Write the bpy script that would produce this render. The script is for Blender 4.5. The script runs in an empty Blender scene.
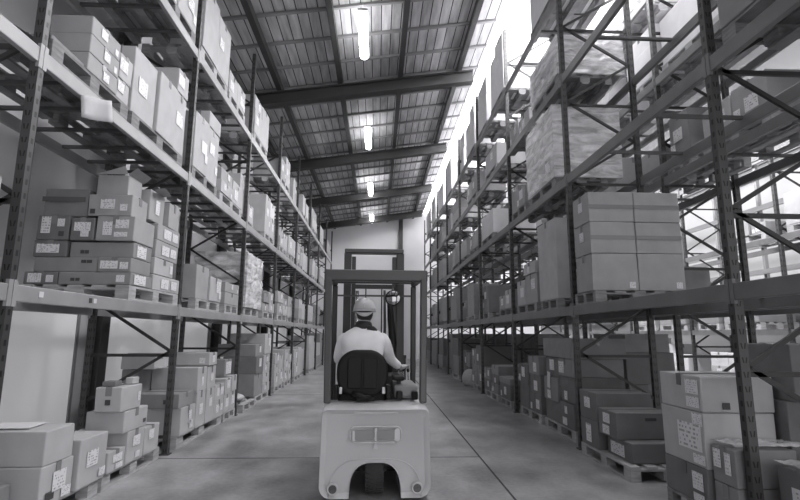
import bpy, math, random
from mathutils import Vector, Matrix
random.seed(11)
scene = bpy.context.scene
col = scene.collection

# ------------------------------------------------------------------ camera
cam_data = bpy.data.cameras.new('camera')
cam_data.sensor_width = 36.0
cam_data.lens = 500.0 / 800.0 * 36.0
cam_data.clip_start = 0.05
cam_data.clip_end = 200
cam = bpy.data.objects.new('camera', cam_data)
col.objects.link(cam)
cam.location = (0, 0, 1.42)
cam.rotation_mode = 'XYZ'
cam.matrix_world = (Matrix.Translation((0, 0, 1.42)) @ Matrix.Rotation(math.radians(-2.5477), 4, 'Z')
                    @ Matrix.Rotation(math.radians(90 + 9.55), 4, 'X') @ Matrix.Rotation(math.radians(0.3), 4, 'Z'))
scene.camera = cam

# ------------------------------------------------------------------ view, sky, large lights
vs = scene.view_settings
vs.view_transform = 'Standard'
vs.look = 'None'
vs.exposure = 0.0
vs.gamma = 1.0
vs.use_curve_mapping = False
scene.cycles.use_denoising = True
scene.cycles.max_bounces = 8
scene.cycles.diffuse_bounces = 5
scene.cycles.transparent_max_bounces = 12
scene.cycles.sample_clamp_indirect = 4.0
scene.cycles.caustics_reflective = False
scene.cycles.caustics_refractive = False

TINT = (1.0, 0.995, 1.015)                      # the faint violet cast of the toned print
def g(v):
    return (v * TINT[0], v * TINT[1], v * TINT[2], 1.0)

world = bpy.data.worlds.new('overcast_sky')
scene.world = world
world.use_nodes = True
bg = world.node_tree.nodes['Background']
bg.inputs[0].default_value = g(1.0)
bg.inputs[1].default_value = 2.6

def area_light(name, loc, rot, sx, sy, radiance):
    d = bpy.data.lights.new(name, 'AREA')
    d.shape = 'RECTANGLE'
    d.size, d.size_y = sx, sy
    d.energy = radiance * math.pi * sx * sy
    d.color = TINT
    o = bpy.data.objects.new(name, d)
    o.location = loc
    o.rotation_euler = rot
    col.objects.link(o)
    return o

ROOF0, ROOFS = 8.2, 0.15
def roof_z(x):
    return ROOF0 + ROOFS * x
SKY_A, SKY_B = 2.66, 5.7
tilt = -math.atan(ROOFS)
SKY_L = 16.0
for y0, y1 in ((1.5, 8.0), (8.0, 16.0), (16.0, 25.0)):
    xm = (SKY_A + SKY_B) / 2
    area_light('skylight_daylight', (xm, (y0 + y1) / 2, roof_z(xm) - 0.06), (0, tilt, 0), SKY_B - SKY_A, y1 - y0, SKY_L)
for y0, y1 in ((1.0, 9.0), (10.0, 18.0), (19.0, 28.0)):
    area_light('window_daylight', (9.46, (y0 + y1) / 2, 3.9), (0, math.radians(90), 0), 3.6, y1 - y0, 0.5)

# ------------------------------------------------------------------ materials
def new_mat(name):
    m = bpy.data.materials.new(name)
    m.use_nodes = True
    nt = m.node_tree
    b = nt.nodes['Principled BSDF']
    return m, nt, b

def mat(name, v, rough=0.6, metal=0.0, noise=0.0, nscale=8.0, bump=0.0, spec=0.5, coat=0.0, stretch=(1, 1, 1)):
    m, nt, b = new_mat(name)
    b.inputs['Base Color'].default_value = g(v)
    b.inputs['Roughness'].default_value = rough
    b.inputs['Metallic'].default_value = metal
    b.inputs['Specular IOR Level'].default_value = spec
    b.inputs['Coat Weight'].default_value = coat
    if noise or bump:
        tc = nt.nodes.new('ShaderNodeTexCoord')
        mp = nt.nodes.new('ShaderNodeMapping')
        mp.inputs['Scale'].default_value = stretch
        nz = nt.nodes.new('ShaderNodeTexNoise')
        nz.inputs['Scale'].default_value = nscale
        nz.inputs['Detail'].default_value = 5
        nt.links.new(tc.outputs['Object'], mp.inputs['Vector'])
        nt.links.new(mp.outputs[0], nz.inputs['Vector'])
        if noise:
            cr = nt.nodes.new('ShaderNodeValToRGB')
            cr.color_ramp.elements[0].position = 0.3
            cr.color_ramp.elements[0].color = g(max(0.0, v * (1 - noise)))
            cr.color_ramp.elements[1].position = 0.7
            cr.color_ramp.elements[1].color = g(min(1.0, v * (1 + noise)))
            nt.links.new(nz.outputs['Fac'], cr.inputs['Fac'])
            nt.links.new(cr.outputs['Color'], b.inputs['Base Color'])
        if bump:
            bp = nt.nodes.new('ShaderNodeBump')
            bp.inputs['Strength'].default_value = bump
            bp.inputs['Distance'].default_value = 0.02
            nt.links.new(nz.outputs['Fac'], bp.inputs['Height'])
            nt.links.new(bp.outputs['Normal'], b.inputs['Normal'])
    return m

def emit(name, v, strength):
    m, nt, b = new_mat(name)
    b.inputs['Base Color'].default_value = g(v)
    b.inputs['Emission Color'].default_value = g(1.0)
    b.inputs['Emission Strength'].default_value = strength
    return m

def math_node(nt, op, a, b=None):
    n = nt.nodes.new('ShaderNodeMath')
    n.operation = op
    for i, s in enumerate((a, b)):
        if s is None:
            continue
        if isinstance(s, (int, float)):
            n.inputs[i].default_value = s
        else:
            nt.links.new(s, n.inputs[i])
    return n.outputs[0]

def mix_color(nt, fac, c0, c1):
    n = nt.nodes.new('ShaderNodeMix')
    n.data_type = 'RGBA'
    nt.links.new(fac, n.inputs[0])
    for i, c in ((6, c0), (7, c1)):
        if isinstance(c, tuple):
            n.inputs[i].default_value = c
        else:
            nt.links.new(c, n.inputs[i])
    return n.outputs[2]

def mat_label():
    """printed shipping label: rows of small dark text blocks and a bar code on white paper"""
    m, nt, b = new_mat('label_paper')
    tc = nt.nodes.new('ShaderNodeTexCoord')
    sp = nt.nodes.new('ShaderNodeSeparateXYZ')
    nt.links.new(tc.outputs['Generated'], sp.inputs[0])
    u = math_node(nt, 'FRACT', math_node(nt, 'ADD', sp.outputs[0], sp.outputs[1]))
    v = sp.outputs[2]
    rows = math_node(nt, 'GREATER_THAN', math_node(nt, 'FRACT', math_node(nt, 'MULTIPLY', v, 6.0)), 0.5)
    cmb = nt.nodes.new('ShaderNodeCombineXYZ')
    nt.links.new(math_node(nt, 'MULTIPLY', u, 9.0), cmb.inputs[0])
    nt.links.new(math_node(nt, 'FLOOR', math_node(nt, 'MULTIPLY', v, 6.0)), cmb.inputs[1])
    oi = nt.nodes.new('ShaderNodeObjectInfo')
    nt.links.new(math_node(nt, 'MULTIPLY', oi.outputs['Random'], 40.0), cmb.inputs[2])
    nz = nt.nodes.new('ShaderNodeTexNoise')
    nz.inputs['Scale'].default_value = 1.0
    nt.links.new(cmb.outputs[0], nz.inputs['Vector'])
    text = math_node(nt, 'MULTIPLY', rows, math_node(nt, 'GREATER_THAN', nz.outputs['Fac'], 0.53))
    inside = math_node(nt, 'MULTIPLY', math_node(nt, 'GREATER_THAN', math_node(nt, 'MULTIPLY', u, math_node(nt, 'SUBTRACT', 1.0, u)), 0.06), 0.8)
    c = mix_color(nt, math_node(nt, 'MULTIPLY', text, inside), g(0.78), g(0.27))
    nt.links.new(c, b.inputs['Base Color'])
    b.inputs['Roughness'].default_value = 0.45
    return m

def mat_post(name, v):
    """rack post steel with two columns of slots punched along its face"""
    m, nt, b = new_mat(name)
    tc = nt.nodes.new('ShaderNodeTexCoord')
    sp = nt.nodes.new('ShaderNodeSeparateXYZ')
    nt.links.new(tc.outputs['Object'], sp.inputs[0])
    geo = nt.nodes.new('ShaderNodeNewGeometry')
    z = math_node(nt, 'FRACT', math_node(nt, 'MULTIPLY', sp.outputs[2], 10.0))
    hz = math_node(nt, 'LESS_THAN', math_node(nt, 'ABSOLUTE', math_node(nt, 'SUBTRACT', z, 0.5)), 0.2)
    side = math_node(nt, 'SUBTRACT', math_node(nt, 'ABSOLUTE', sp.outputs[0]), math_node(nt, 'MULTIPLY', math_node(nt, 'SUBTRACT', z, 0.5), 0.018))
    hx = math_node(nt, 'LESS_THAN', math_node(nt, 'ABSOLUTE', math_node(nt, 'SUBTRACT', side, 0.012)), 0.0055)
    side_y = math_node(nt, 'LESS_THAN', math_node(nt, 'ABSOLUTE', sp.outputs[1]), 0.012)
    nx = nt.nodes.new('ShaderNodeSeparateXYZ')
    nt.links.new(geo.outputs['True Normal'], nx.inputs[0])
    on_y = math_node(nt, 'GREATER_THAN', math_node(nt, 'ABSOLUTE', nx.outputs[1]), 0.7)
    on_x = math_node(nt, 'GREATER_THAN', math_node(nt, 'ABSOLUTE', nx.outputs[0]), 0.7)
    a = math_node(nt, 'MULTIPLY', math_node(nt, 'MULTIPLY', hz, hx), on_y)
    c = math_node(nt, 'MULTIPLY', math_node(nt, 'MULTIPLY', hz, side_y), on_x)
    col_ = mix_color(nt, math_node(nt, 'MAXIMUM', a, c), g(v), g(0.012))
    nt.links.new(col_, b.inputs['Base Color'])
    b.inputs['Roughness'].default_value = 0.42
    b.inputs['Metallic'].default_value = 0.25
    return m

def mat_roof():
    """old roof boards running along the building, each board its own grey"""
    m, nt, b = new_mat('roof_boards')
    tc = nt.nodes.new('ShaderNodeTexCoord')
    sp = nt.nodes.new('ShaderNodeSeparateXYZ')
    nt.links.new(tc.outputs['Object'], sp.inputs[0])
    bx = math_node(nt, 'MULTIPLY', sp.outputs[0], 4.6)
    idx = math_node(nt, 'FLOOR', bx)
    wn = nt.nodes.new('ShaderNodeTexWhiteNoise')
    wn.noise_dimensions = '2D'
    cmb = nt.nodes.new('ShaderNodeCombineXYZ')
    nt.links.new(idx, cmb.inputs[0])
    nt.links.new(math_node(nt, 'FLOOR', math_node(nt, 'MULTIPLY', sp.outputs[1], 0.48)), cmb.inputs[1])
    nt.links.new(cmb.outputs[0], wn.inputs['Vector'])
    nz = nt.nodes.new('ShaderNodeTexNoise')
    nz.inputs['Scale'].default_value = 1.0
    nz.inputs['Detail'].default_value = 6
    mp = nt.nodes.new('ShaderNodeMapping')
    mp.inputs['Scale'].default_value = (9, 1.2, 9)
    nt.links.new(tc.outputs['Object'], mp.inputs['Vector'])
    nt.links.new(mp.outputs[0], nz.inputs['Vector'])
    val = math_node(nt, 'ADD', math_node(nt, 'MULTIPLY', wn.outputs['Value'], 0.26), math_node(nt, 'MULTIPLY', nz.outputs['Fac'], 0.74))
    gap = math_node(nt, 'LESS_THAN', math_node(nt, 'FRACT', bx), 0.10)
    gray = nt.nodes.new('ShaderNodeCombineXYZ')
    for i in range(3):
        nt.links.new(math_node(nt, 'MULTIPLY', val, TINT[i]), gray.inputs[i])
    c = mix_color(nt, gap, gray.outputs[0], g(0.03))
    nt.links.new(c, b.inputs['Base Color'])
    b.inputs['Roughness'].default_value = 0.7
    return m

def mat_floor():
    m, nt, b = new_mat('worn_concrete')
    tc = nt.nodes.new('ShaderNodeTexCoord')
    def noise(scale, detail, stretch=(1, 1, 1)):
        mp = nt.nodes.new('ShaderNodeMapping')
        mp.inputs['Scale'].default_value = stretch
        nt.links.new(tc.outputs['Object'], mp.inputs['Vector'])
        n = nt.nodes.new('ShaderNodeTexNoise')
        n.inputs['Scale'].default_value = scale
        n.inputs['Detail'].default_value = detail
        nt.links.new(mp.outputs[0], n.inputs['Vector'])
        return n.outputs['Fac']
    n1 = noise(0.7, 4)
    n2 = noise(2.6, 5, (1.0, 0.6, 1))
    n3 = noise(22, 3)
    mixv = math_node(nt, 'ADD', math_node(nt, 'MULTIPLY', n1, 0.45), math_node(nt, 'MULTIPLY', n2, 0.4))
    mixv = math_node(nt, 'ADD', mixv, math_node(nt, 'MULTIPLY', n3, 0.15))
    cr = nt.nodes.new('ShaderNodeValToRGB')
    cr.color_ramp.elements[0].position = 0.36
    cr.color_ramp.elements[0].color = g(0.13)
    cr.color_ramp.elements[1].position = 0.66
    cr.color_ramp.elements[1].color = g(0.50)
    nt.links.new(mixv, cr.inputs['Fac'])
    nt.links.new(cr.outputs['Color'], b.inputs['Base Color'])
    rr = math_node(nt, 'ADD', math_node(nt, 'MULTIPLY', n2, 0.10), 0.265)
    nt.links.new(rr, b.inputs['Roughness'])
    return m

def mat_film(name, alpha):
    """crinkled stretch film"""
    m, nt, b = new_mat(name)
    b.inputs['Base Color'].default_value = g(0.95)
    b.inputs['Roughness'].default_value = 0.2
    tc = nt.nodes.new('ShaderNodeTexCoord')
    mp = nt.nodes.new('ShaderNodeMapping')
    mp.inputs['Scale'].default_value = (1.3, 1.3, 4.5)
    mp.inputs['Rotation'].default_value = (0.6, 0.5, 0)
    nz = nt.nodes.new('ShaderNodeTexNoise')
    nz.inputs['Scale'].default_value = 2.2
    nz.inputs['Detail'].default_value = 5
    nz.inputs['Distortion'].default_value = 0.8
    nt.links.new(tc.outputs['Object'], mp.inputs['Vector'])
    nt.links.new(mp.outputs[0], nz.inputs['Vector'])
    bp = nt.nodes.new('ShaderNodeBump')
    bp.inputs['Strength'].default_value = 0.7
    bp.inputs['Distance'].default_value = 0.04
    nt.links.new(nz.outputs['Fac'], bp.inputs['Height'])
    nt.links.new(bp.outputs['Normal'], b.inputs['Normal'])
    cr = nt.nodes.new('ShaderNodeValToRGB')
    cr.color_ramp.elements[0].position = 0.35
    cr.color_ramp.elements[0].color = (alpha * 0.5,) * 3 + (1,)
    cr.color_ramp.elements[1].position = 0.7
    cr.color_ramp.elements[1].color = (min(1, alpha * 1.6),) * 3 + (1,)
    nt.links.new(nz.outputs['Fac'], cr.inputs['Fac'])
    nt.links.new(cr.outputs['Color'], b.inputs['Alpha'])
    return m

M = {}
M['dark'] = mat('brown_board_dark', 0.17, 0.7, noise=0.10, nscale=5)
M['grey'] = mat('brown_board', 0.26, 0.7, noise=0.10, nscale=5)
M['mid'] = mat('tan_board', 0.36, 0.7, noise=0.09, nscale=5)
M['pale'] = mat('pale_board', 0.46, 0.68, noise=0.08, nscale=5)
M['white'] = mat('white_board', 0.70, 0.6, noise=0.05, nscale=5)
M['tape'] = mat('packing_tape', 0.24, 0.25)
M['tape_dark'] = mat('packing_tape_dark', 0.11, 0.3)
M['ink'] = mat('printing_ink', 0.06, 0.6)
M['label'] = mat_label()
M['paper'] = mat('plain_paper', 0.68, 0.6)
M['wood'] = mat('pallet_wood', 0.40, 0.75, noise=0.25, nscale=6, stretch=(1, 1, 6))
M['wood_dark'] = mat('weathered_pallet_wood', 0.24, 0.8, noise=0.3, nscale=6, stretch=(1, 1, 6))
M['post'] = mat_post('rack_post_steel', 0.07)
M['brace'] = mat('rack_brace_steel', 0.045, 0.45, 0.3)
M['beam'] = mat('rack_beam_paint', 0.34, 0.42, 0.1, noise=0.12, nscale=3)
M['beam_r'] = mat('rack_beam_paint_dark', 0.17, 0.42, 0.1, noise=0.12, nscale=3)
M['bar'] = mat('rack_bar_steel', 0.10, 0.5, 0.2)
M['floor'] = mat_floor()
M['joint'] = mat('floor_joint_filler', 0.05, 0.8)
M['wall'] = mat('painted_wall', 0.66, 0.75, noise=0.08, nscale=0.8, bump=0.05)
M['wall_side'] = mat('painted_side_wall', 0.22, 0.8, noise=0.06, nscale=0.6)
M['wall_far'] = mat('painted_end_wall', 0.78, 0.8, noise=0.05, nscale=0.5)
M['column'] = mat('steel_column', 0.05, 0.5)
M['roof'] = mat_roof()
M['roof_steel'] = mat('roof_beam_steel', 0.045, 0.6, noise=0.15, nscale=2)
M['batten'] = mat('roof_batten', 0.28, 0.6)
M['lamp_tube'] = emit('lit_tube', 0.9, 24.0)
M['wall_glow'] = emit('added_glow_panel', 0.7, 0.2)  # emission added to brighten the lower plain wall
M['lamp_body'] = mat('lamp_housing', 0.5, 0.5)
M['sky_panel'] = emit('daylit_roof_sheet', 0.8, 2.5)
M['pane'] = emit('daylit_window_glass', 0.2, 0.38)
M['mullion'] = mat('window_frame_paint', 0.25, 0.5)
M['lift_body'] = mat('forklift_paint', 0.60, 0.33, coat=0.35)
M['lift_dark'] = mat('forklift_dark_paint', 0.035, 0.4)
M['guard'] = mat('forklift_guard_paint', 0.065, 0.38)
M['rubber'] = mat('tyre_rubber', 0.05, 0.75)
M['vinyl'] = mat('seat_vinyl', 0.010, 0.5, spec=0.25)
M['chrome'] = mat('bare_steel', 0.55, 0.25, 0.9)
M['lens'] = mat('lamp_lens', 0.12, 0.15, coat=0.5)
M['black'] = mat('black_plastic', 0.010, 0.45, spec=0.25)
M['console'] = mat('console_plastic', 0.3, 0.4)
M['mirror'] = mat('mirror_glass', 0.25, 0.05, 1.0)
M['skin'] = mat('skin', 0.42, 0.55)
M['hair'] = mat('hair', 0.03, 0.7)
M['jacket'] = mat('white_work_jacket', 0.86, 0.85, noise=0.05, nscale=9, bump=0.25)
M['trousers'] = mat('dark_trousers', 0.07, 0.85)
M['boot'] = mat('work_boot', 0.03, 0.6)
M['helmet'] = mat('hard_hat_shell', 0.48, 0.3, coat=0.3)
M['film'] = mat_film('stretch_film', 0.72)
M['film_thin'] = mat_film('thin_film', 0.16)
M['sack'] = mat('woven_sack', 0.45, 0.85, noise=0.15, nscale=20)

# ------------------------------------------------------------------ mesh helpers
class MB:
    """collects simple solids and links them as one mesh object"""
    def __init__(self):
        self.v, self.f = [], []
    def box(self, x0, x1, y0, y1, z0, z1, jit=0.0):
        n = len(self.v)
        r = (lambda: random.uniform(-jit, jit)) if jit else (lambda: 0.0)
        for z in (z0, z1):
            for x, y in ((x0, y0), (x1, y0), (x1, y1), (x0, y1)):
                self.v.append((x + r(), y + r(), z + (r() if z == z1 else 0.0)))
        self.f += [(n + 3, n + 2, n + 1, n), (n + 4, n + 5, n + 6, n + 7)]
        for i in range(4):
            j = (i + 1) % 4
            self.f.append((n + i, n + j, n + 4 + j, n + 4 + i))
        return self
    def bar(self, p, q, w, h, up=(0, 0, 1)):
        """rectangular bar from p to q"""
        p, q = Vector(p), Vector(q)
        d = (q - p).normalized()
        u = Vector(up)
        if abs(d.dot(u)) > 0.98:
            u = Vector((0, 1, 0))
        s = d.cross(u).normalized()
        u = s.cross(d).normalized()
        n = len(self.v)
        for c in (p, q):
            for a, b in ((-1, -1), (1, -1), (1, 1), (-1, 1)):
                self.v.append(tuple(c + s * (a * w / 2) + u * (b * h / 2)))
        self.f += [(n + 3, n + 2, n + 1, n), (n + 4, n + 5, n + 6, n + 7)]
        for i in range(4):
            j = (i + 1) % 4
            self.f.append((n + i, n + j, n + 4 + j, n + 4 + i))
        return self
    def tube(self, pts, radii, seg=12, squash=None):
        """round tube along a path; squash = (sx, sy) makes its section elliptical"""
        pts = [Vector(p) for p in pts]
        if not isinstance(radii, (list, tuple)):
            radii = [radii] * len(pts)
        rings = []
        prev = None
        for i, p in enumerate(pts):
            d = (pts[min(i + 1, len(pts) - 1)] - pts[max(i - 1, 0)]).normalized()
            if prev is None:
                ref = Vector((1, 0, 0)) if abs(d.x) < 0.9 else Vector((0, 1, 0))
                a = (ref - d * ref.dot(d)).normalized()
            else:
                a = (prev - d * prev.dot(d)).normalized()
            prev = a
            b = d.cross(a)
            r = radii[i]
            ra, rb = r if isinstance(r, tuple) else (r, r)
            n = len(self.v)
            for k in range(seg):
                t = 2 * math.pi * k / seg
                self.v.append(tuple(p + a * (math.cos(t) * ra) + b * (math.sin(t) * rb)))
            rings.append(n)
        for n0, n1 in zip(rings, rings[1:]):
            for k in range(seg):
                j = (k + 1) % seg
                self.f.append((n0 + k, n0 + j, n1 + j, n1 + k))
        self.f.append(tuple(rings[0] + k for k in reversed(range(seg))))
        self.f.append(tuple(rings[-1] + k for k in range(seg)))
        return self
    def prism(self, outline, y0, y1, axis='y'):
        """outline in (a, b) swept along an axis: y -> (x, z), x -> (y, z), z -> (x, y)"""
        n = len(self.v)
        k = len(outline)
        for t in (y0, y1):
            for a, b in outline:
                self.v.append({'y': (a, t, b), 'x': (t, a, b), 'z': (a, b, t)}[axis])
        self.f.append(tuple(range(n, n + k)))
        self.f.append(tuple(reversed(range(n + k, n + 2 * k))))
        for i in range(k):
            j = (i + 1) % k
            self.f.append((n + j, n + i, n + k + i, n + k + j))
        return self
    def dome(self, c, rx, ry, rz, z_from=-1.0, seg=20, rings=8):
        """part of an ellipsoid from height fraction z_from up to its top"""
        t0 = math.asin(max(-1.0, min(1.0, z_from)))
        n = len(self.v)
        for i in range(rings):
            t = t0 + (math.pi / 2 - t0) * i / rings
            for k in range(seg):
                a = 2 * math.pi * k / seg
                self.v.append((c[0] + rx * math.cos(t) * math.cos(a), c[1] + ry * math.cos(t) * math.sin(a), c[2] + rz * math.sin(t)))
        self.v.append((c[0], c[1], c[2] + rz))
        top = len(self.v) - 1
        for i in range(rings - 1):
            for k in range(seg):
                j = (k + 1) % seg
                self.f.append((n + i * seg + k, n + i * seg + j, n + (i + 1) * seg + j, n + (i + 1) * seg + k))
        for k in range(seg):
            self.f.append((n + (rings - 1) * seg + k, n + (rings - 1) * seg + (k + 1) % seg, top))
        self.f.append(tuple(n + k for k in reversed(range(seg))))
        return self
    def torus(self, c, R, r, axis='y', seg=28, seg2=8):
        n = len(self.v)
        for i in range(seg):
            a = 2 * math.pi * i / seg
            for j in range(seg2):
                b = 2 * math.pi * j / seg2
                u, w, t = (R + r * math.cos(b)) * math.cos(a), (R + r * math.cos(b)) * math.sin(a), r * math.sin(b)
                p = {'y': (u, t, w), 'x': (t, u, w), 'z': (u, w, t)}[axis]
                self.v.append((c[0] + p[0], c[1] + p[1], c[2] + p[2]))
        for i in range(seg):
            for j in range(seg2):
                i2, j2 = (i + 1) % seg, (j + 1) % seg2
                self.f.append((n + i * seg2 + j, n + i2 * seg2 + j, n + i2 * seg2 + j2, n + i * seg2 + j2))
        return self
    def build(self, name, material, parent=None, loc=(0, 0, 0), bevel=0.0, smooth=False, subsurf=0, bevel_seg=2):
        me = bpy.data.meshes.new(name)
        me.from_pydata(self.v, [], self.f)
        me.update()
        me.materials.append(material)
        if smooth:
            for p in me.polygons:
                p.use_smooth = True
        o = bpy.data.objects.new(name, me)
        col.objects.link(o)
        o.location = loc
        if parent is not None:
            o.parent = parent
        if bevel:
            b = o.modifiers.new('edge', 'BEVEL')
            b.width = bevel
            b.segments = bevel_seg
            b.limit_method = 'ANGLE'
            b.angle_limit = math.radians(35)
        if subsurf:
            s = o.modifiers.new('smooth', 'SUBSURF')
            s.levels = s.render_levels = subsurf
        return o

def tag(o, label=None, cat=None, group=None, kind=None):
    for k, v in (('label', label), ('category', cat), ('group', group), ('kind', kind)):
        if v:
            o[k] = v
    return o

def thing(name, loc, label, cat, group=None, rz=0.0):
    o = bpy.data.objects.new(name, None)
    col.objects.link(o)
    o.empty_display_size = 0.1
    o.location = loc
    o.rotation_euler = (0, 0, rz)
    return tag(o, label, cat, group)

def copy_tree(o, parent=None):
    c = o.copy()
    col.objects.link(c)
    if parent is not None:
        c.parent = parent
    for ch in list(o.children):
        copy_tree(ch, c)
    return c

def structure(o):
    o['kind'] = 'structure'
    return o

# ------------------------------------------------------------------ the building
XW, XE, YB, YF = -3.9, 9.6, -5.0, 29.3
structure(MB().box(XW, XE, YB, YF, -0.2, 0.0).build('floor', M['floor']))
structure(MB().box(1.215, 1.235, YB, YF, -0.01, 0.0015).build('trim_1', M['joint']))
for i, y in enumerate((0.05, 6.15, 12.25, 18.35, 24.45)):
    structure(MB().box(XW, 1.214, y, y + 0.016, -0.01, 0.0015).build('trim_%d' % (2 + i), M['joint']))

structure(MB().box(XW - 0.2, XW, YB, YF, 0, roof_z(XW)).build('wall_left', M['wall']))
o = MB().prism([(XW, 0), (XE, 0), (XE, roof_z(XE)), (XW, roof_z(XW))], YF, YF + 0.2).build('wall_back', M['wall_far'])
structure(o)
fw = MB()  # unseen wall behind the camera, its opening shaped to steer the sky fill
fw.box(XW, 0.6, YB - 0.2, YB, 0, 7.5)
fw.box(0.6, XE, YB - 0.2, YB, 4.6, 7.5)
structure(fw.build('wall_front_unseen', M['wall_far']))
right = MB()
right.box(XE, XE + 0.2, YB, YF, 0, 2.1)
right.box(XE, XE + 0.2, YB, YF, 5.7, roof_z(XE))
for y0, y1 in ((YB, 1.0), (9.0, 10.0), (18.0, 19.0), (28.0, YF)):
    right.box(XE, XE + 0.2, y0, y1, 2.1, 5.7)
structure(right.build('wall_right', M['wall_side']))
for i, (y0, y1) in enumerate(((1.0, 9.0), (10.0, 18.0), (19.0, 28.0))):
    w = structure(MB().box(XE + 0.10, XE + 0.13, y0, y1, 2.1, 5.7).build('window_%d' % (i + 1), M['pane']))
    fr = MB()
    for z in (2.13, 2.95, 3.6, 4.5, 5.67):
        fr.box(XE - 0.32, XE - 0.24, y0, y1, z - 0.06, z + 0.06)
    n = 5
    for k in range(n + 1):
        y = y0 + (y1 - y0) * k / n
        fr.box(XE - 0.24, XE - 0.16, y - 0.04, y + 0.04, 2.1, 5.7)
    fr.build('window_frame', M['mullion'], w)

# panels with an added glow to brighten the plain wall low down, between its columns
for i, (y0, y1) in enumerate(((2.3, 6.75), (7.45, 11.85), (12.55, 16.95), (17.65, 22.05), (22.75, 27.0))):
    w = structure(MB().box(XW + 0.001, XW + 0.012, y0, y1, 0.12, 1.72).build('window_%d' % (i + 4), M['wall_glow']))  # assumed window, its glow added to brighten the wall
    fr = MB()
    for z in (0.10, 1.72):
        fr.box(XW + 0.001, XW + 0.03, y0, y1, z - 0.025, z + 0.025)
    for y in (y0, y1):
        fr.box(XW + 0.001, XW + 0.03, y - 0.025, y + 0.025, 0.075, 1.745)
    fr.build('window_frame', M['mullion'], w)  # frame round the added glow panel

# columns standing against the plain wall and one on the end wall
for i, y in enumerate((2.0, 7.1, 12.2, 17.3, 22.4, 27.4)):
    c = MB()
    c.box(XW + 0.005, XW + 0.03, y - 0.1, y + 0.1, 0, roof_z(XW) - 0.1)
    c.box(XW + 0.03, XW + 0.17, y - 0.012, y + 0.012, 0, roof_z(XW) - 0.1)
    c.box(XW + 0.17, XW + 0.195, y - 0.1, y + 0.1, 0, roof_z(XW) - 0.1)
    structure(c.build('pillar', M['column']))
structure(MB().box(1.22, 1.46, YF - 0.2, YF - 0.005, 0, roof_z(1.2) - 0.1).build('pillar', M['column']))

# roof: boards, a run of daylit sheets, battens, long purlins and deep rafters
def roof_slab(x0, x1, y0, y1, t, drop=0.0):
    return MB().prism([(x0, roof_z(x0) - drop), (x1, roof_z(x1) - drop), (x1, roof_z(x1) - drop + t), (x0, roof_z(x0) - drop + t)], y0, y1)
structure(roof_slab(XW - 0.2, SKY_A, YB, YF + 0.2, 0.06).build('ceiling', M['roof']))
structure(roof_slab(SKY_B, XE + 0.2, YB, YF + 0.2, 0.06).build('ceiling', M['roof']))
structure(roof_slab(SKY_A, SKY_B, 1.4, YF + 0.2, 0.02, -0.03).build('ceiling', M['sky_panel']))
structure(roof_slab(SKY_A, SKY_B, YB, 1.4, 0.06).build('ceiling', M['roof']))
for i in range(33):
    y = -4.0 + 1.025 * i
    structure(roof_slab(XW, SKY_A, y, y + 0.07, 0.055, 0.06).build('roof_batten', M['batten']))
for x in (-3.62, -2.58, -1.03, 0.53, 2.08, SKY_B + 0.3):
    structure(roof_slab(x - 0.06, x + 0.06, YB, YF, 0.19, 0.245).build('roof_purlin', M['roof_steel']))
for y in (-3.1, 2.0, 7.05, 12.2, 17.3, 22.4, 27.4):
    r = MB()
    for (d0, d1, w) in ((0.25, 0.28, 0.10), (0.28, 0.55, 0.014), (0.55, 0.585, 0.12)):
        x0, x1 = XW, 2.45
        r.prism([(x0, roof_z(x0) - d1), (x1, roof_z(x1) - d1), (x1, roof_z(x1) - d0), (x0, roof_z(x0) - d0)], y - w, y + w)
    structure(r.build('roof_rafter', M['roof_steel']))
for i, y in enumerate((-1.6, 4.15, 9.85, 15.55, 21.4, 27.1)):
    zl = roof_z(-0.37) - 0.40
    lamp = thing('tube_lamp', (-0.37, y, zl), 'lit tube lamp under the roof boards, %s along the aisle' %
                 ('out of sight behind', 'overhead', 'big and closest overhead', 'next after the closest', 'third', 'last and smallest')[i], 'lamp', 'tube lamps under the roof')
    MB().box(-0.10, 0.10, -0.80, 0.80, 0.03, 0.085).build('housing', M['lamp_body'], lamp, bevel=0.01)
    MB().tube([(0, -0.78, -0.01), (0, 0.78, -0.01)], (0.10), 14).build('tube', M['lamp_tube'], lamp, smooth=False)
    for yy in (-0.6, 0.6):
        MB().bar((0, yy, 0.08), (0, yy, 0.345), 0.012, 0.012).build('hanger', M['lamp_body'], lamp)

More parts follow.
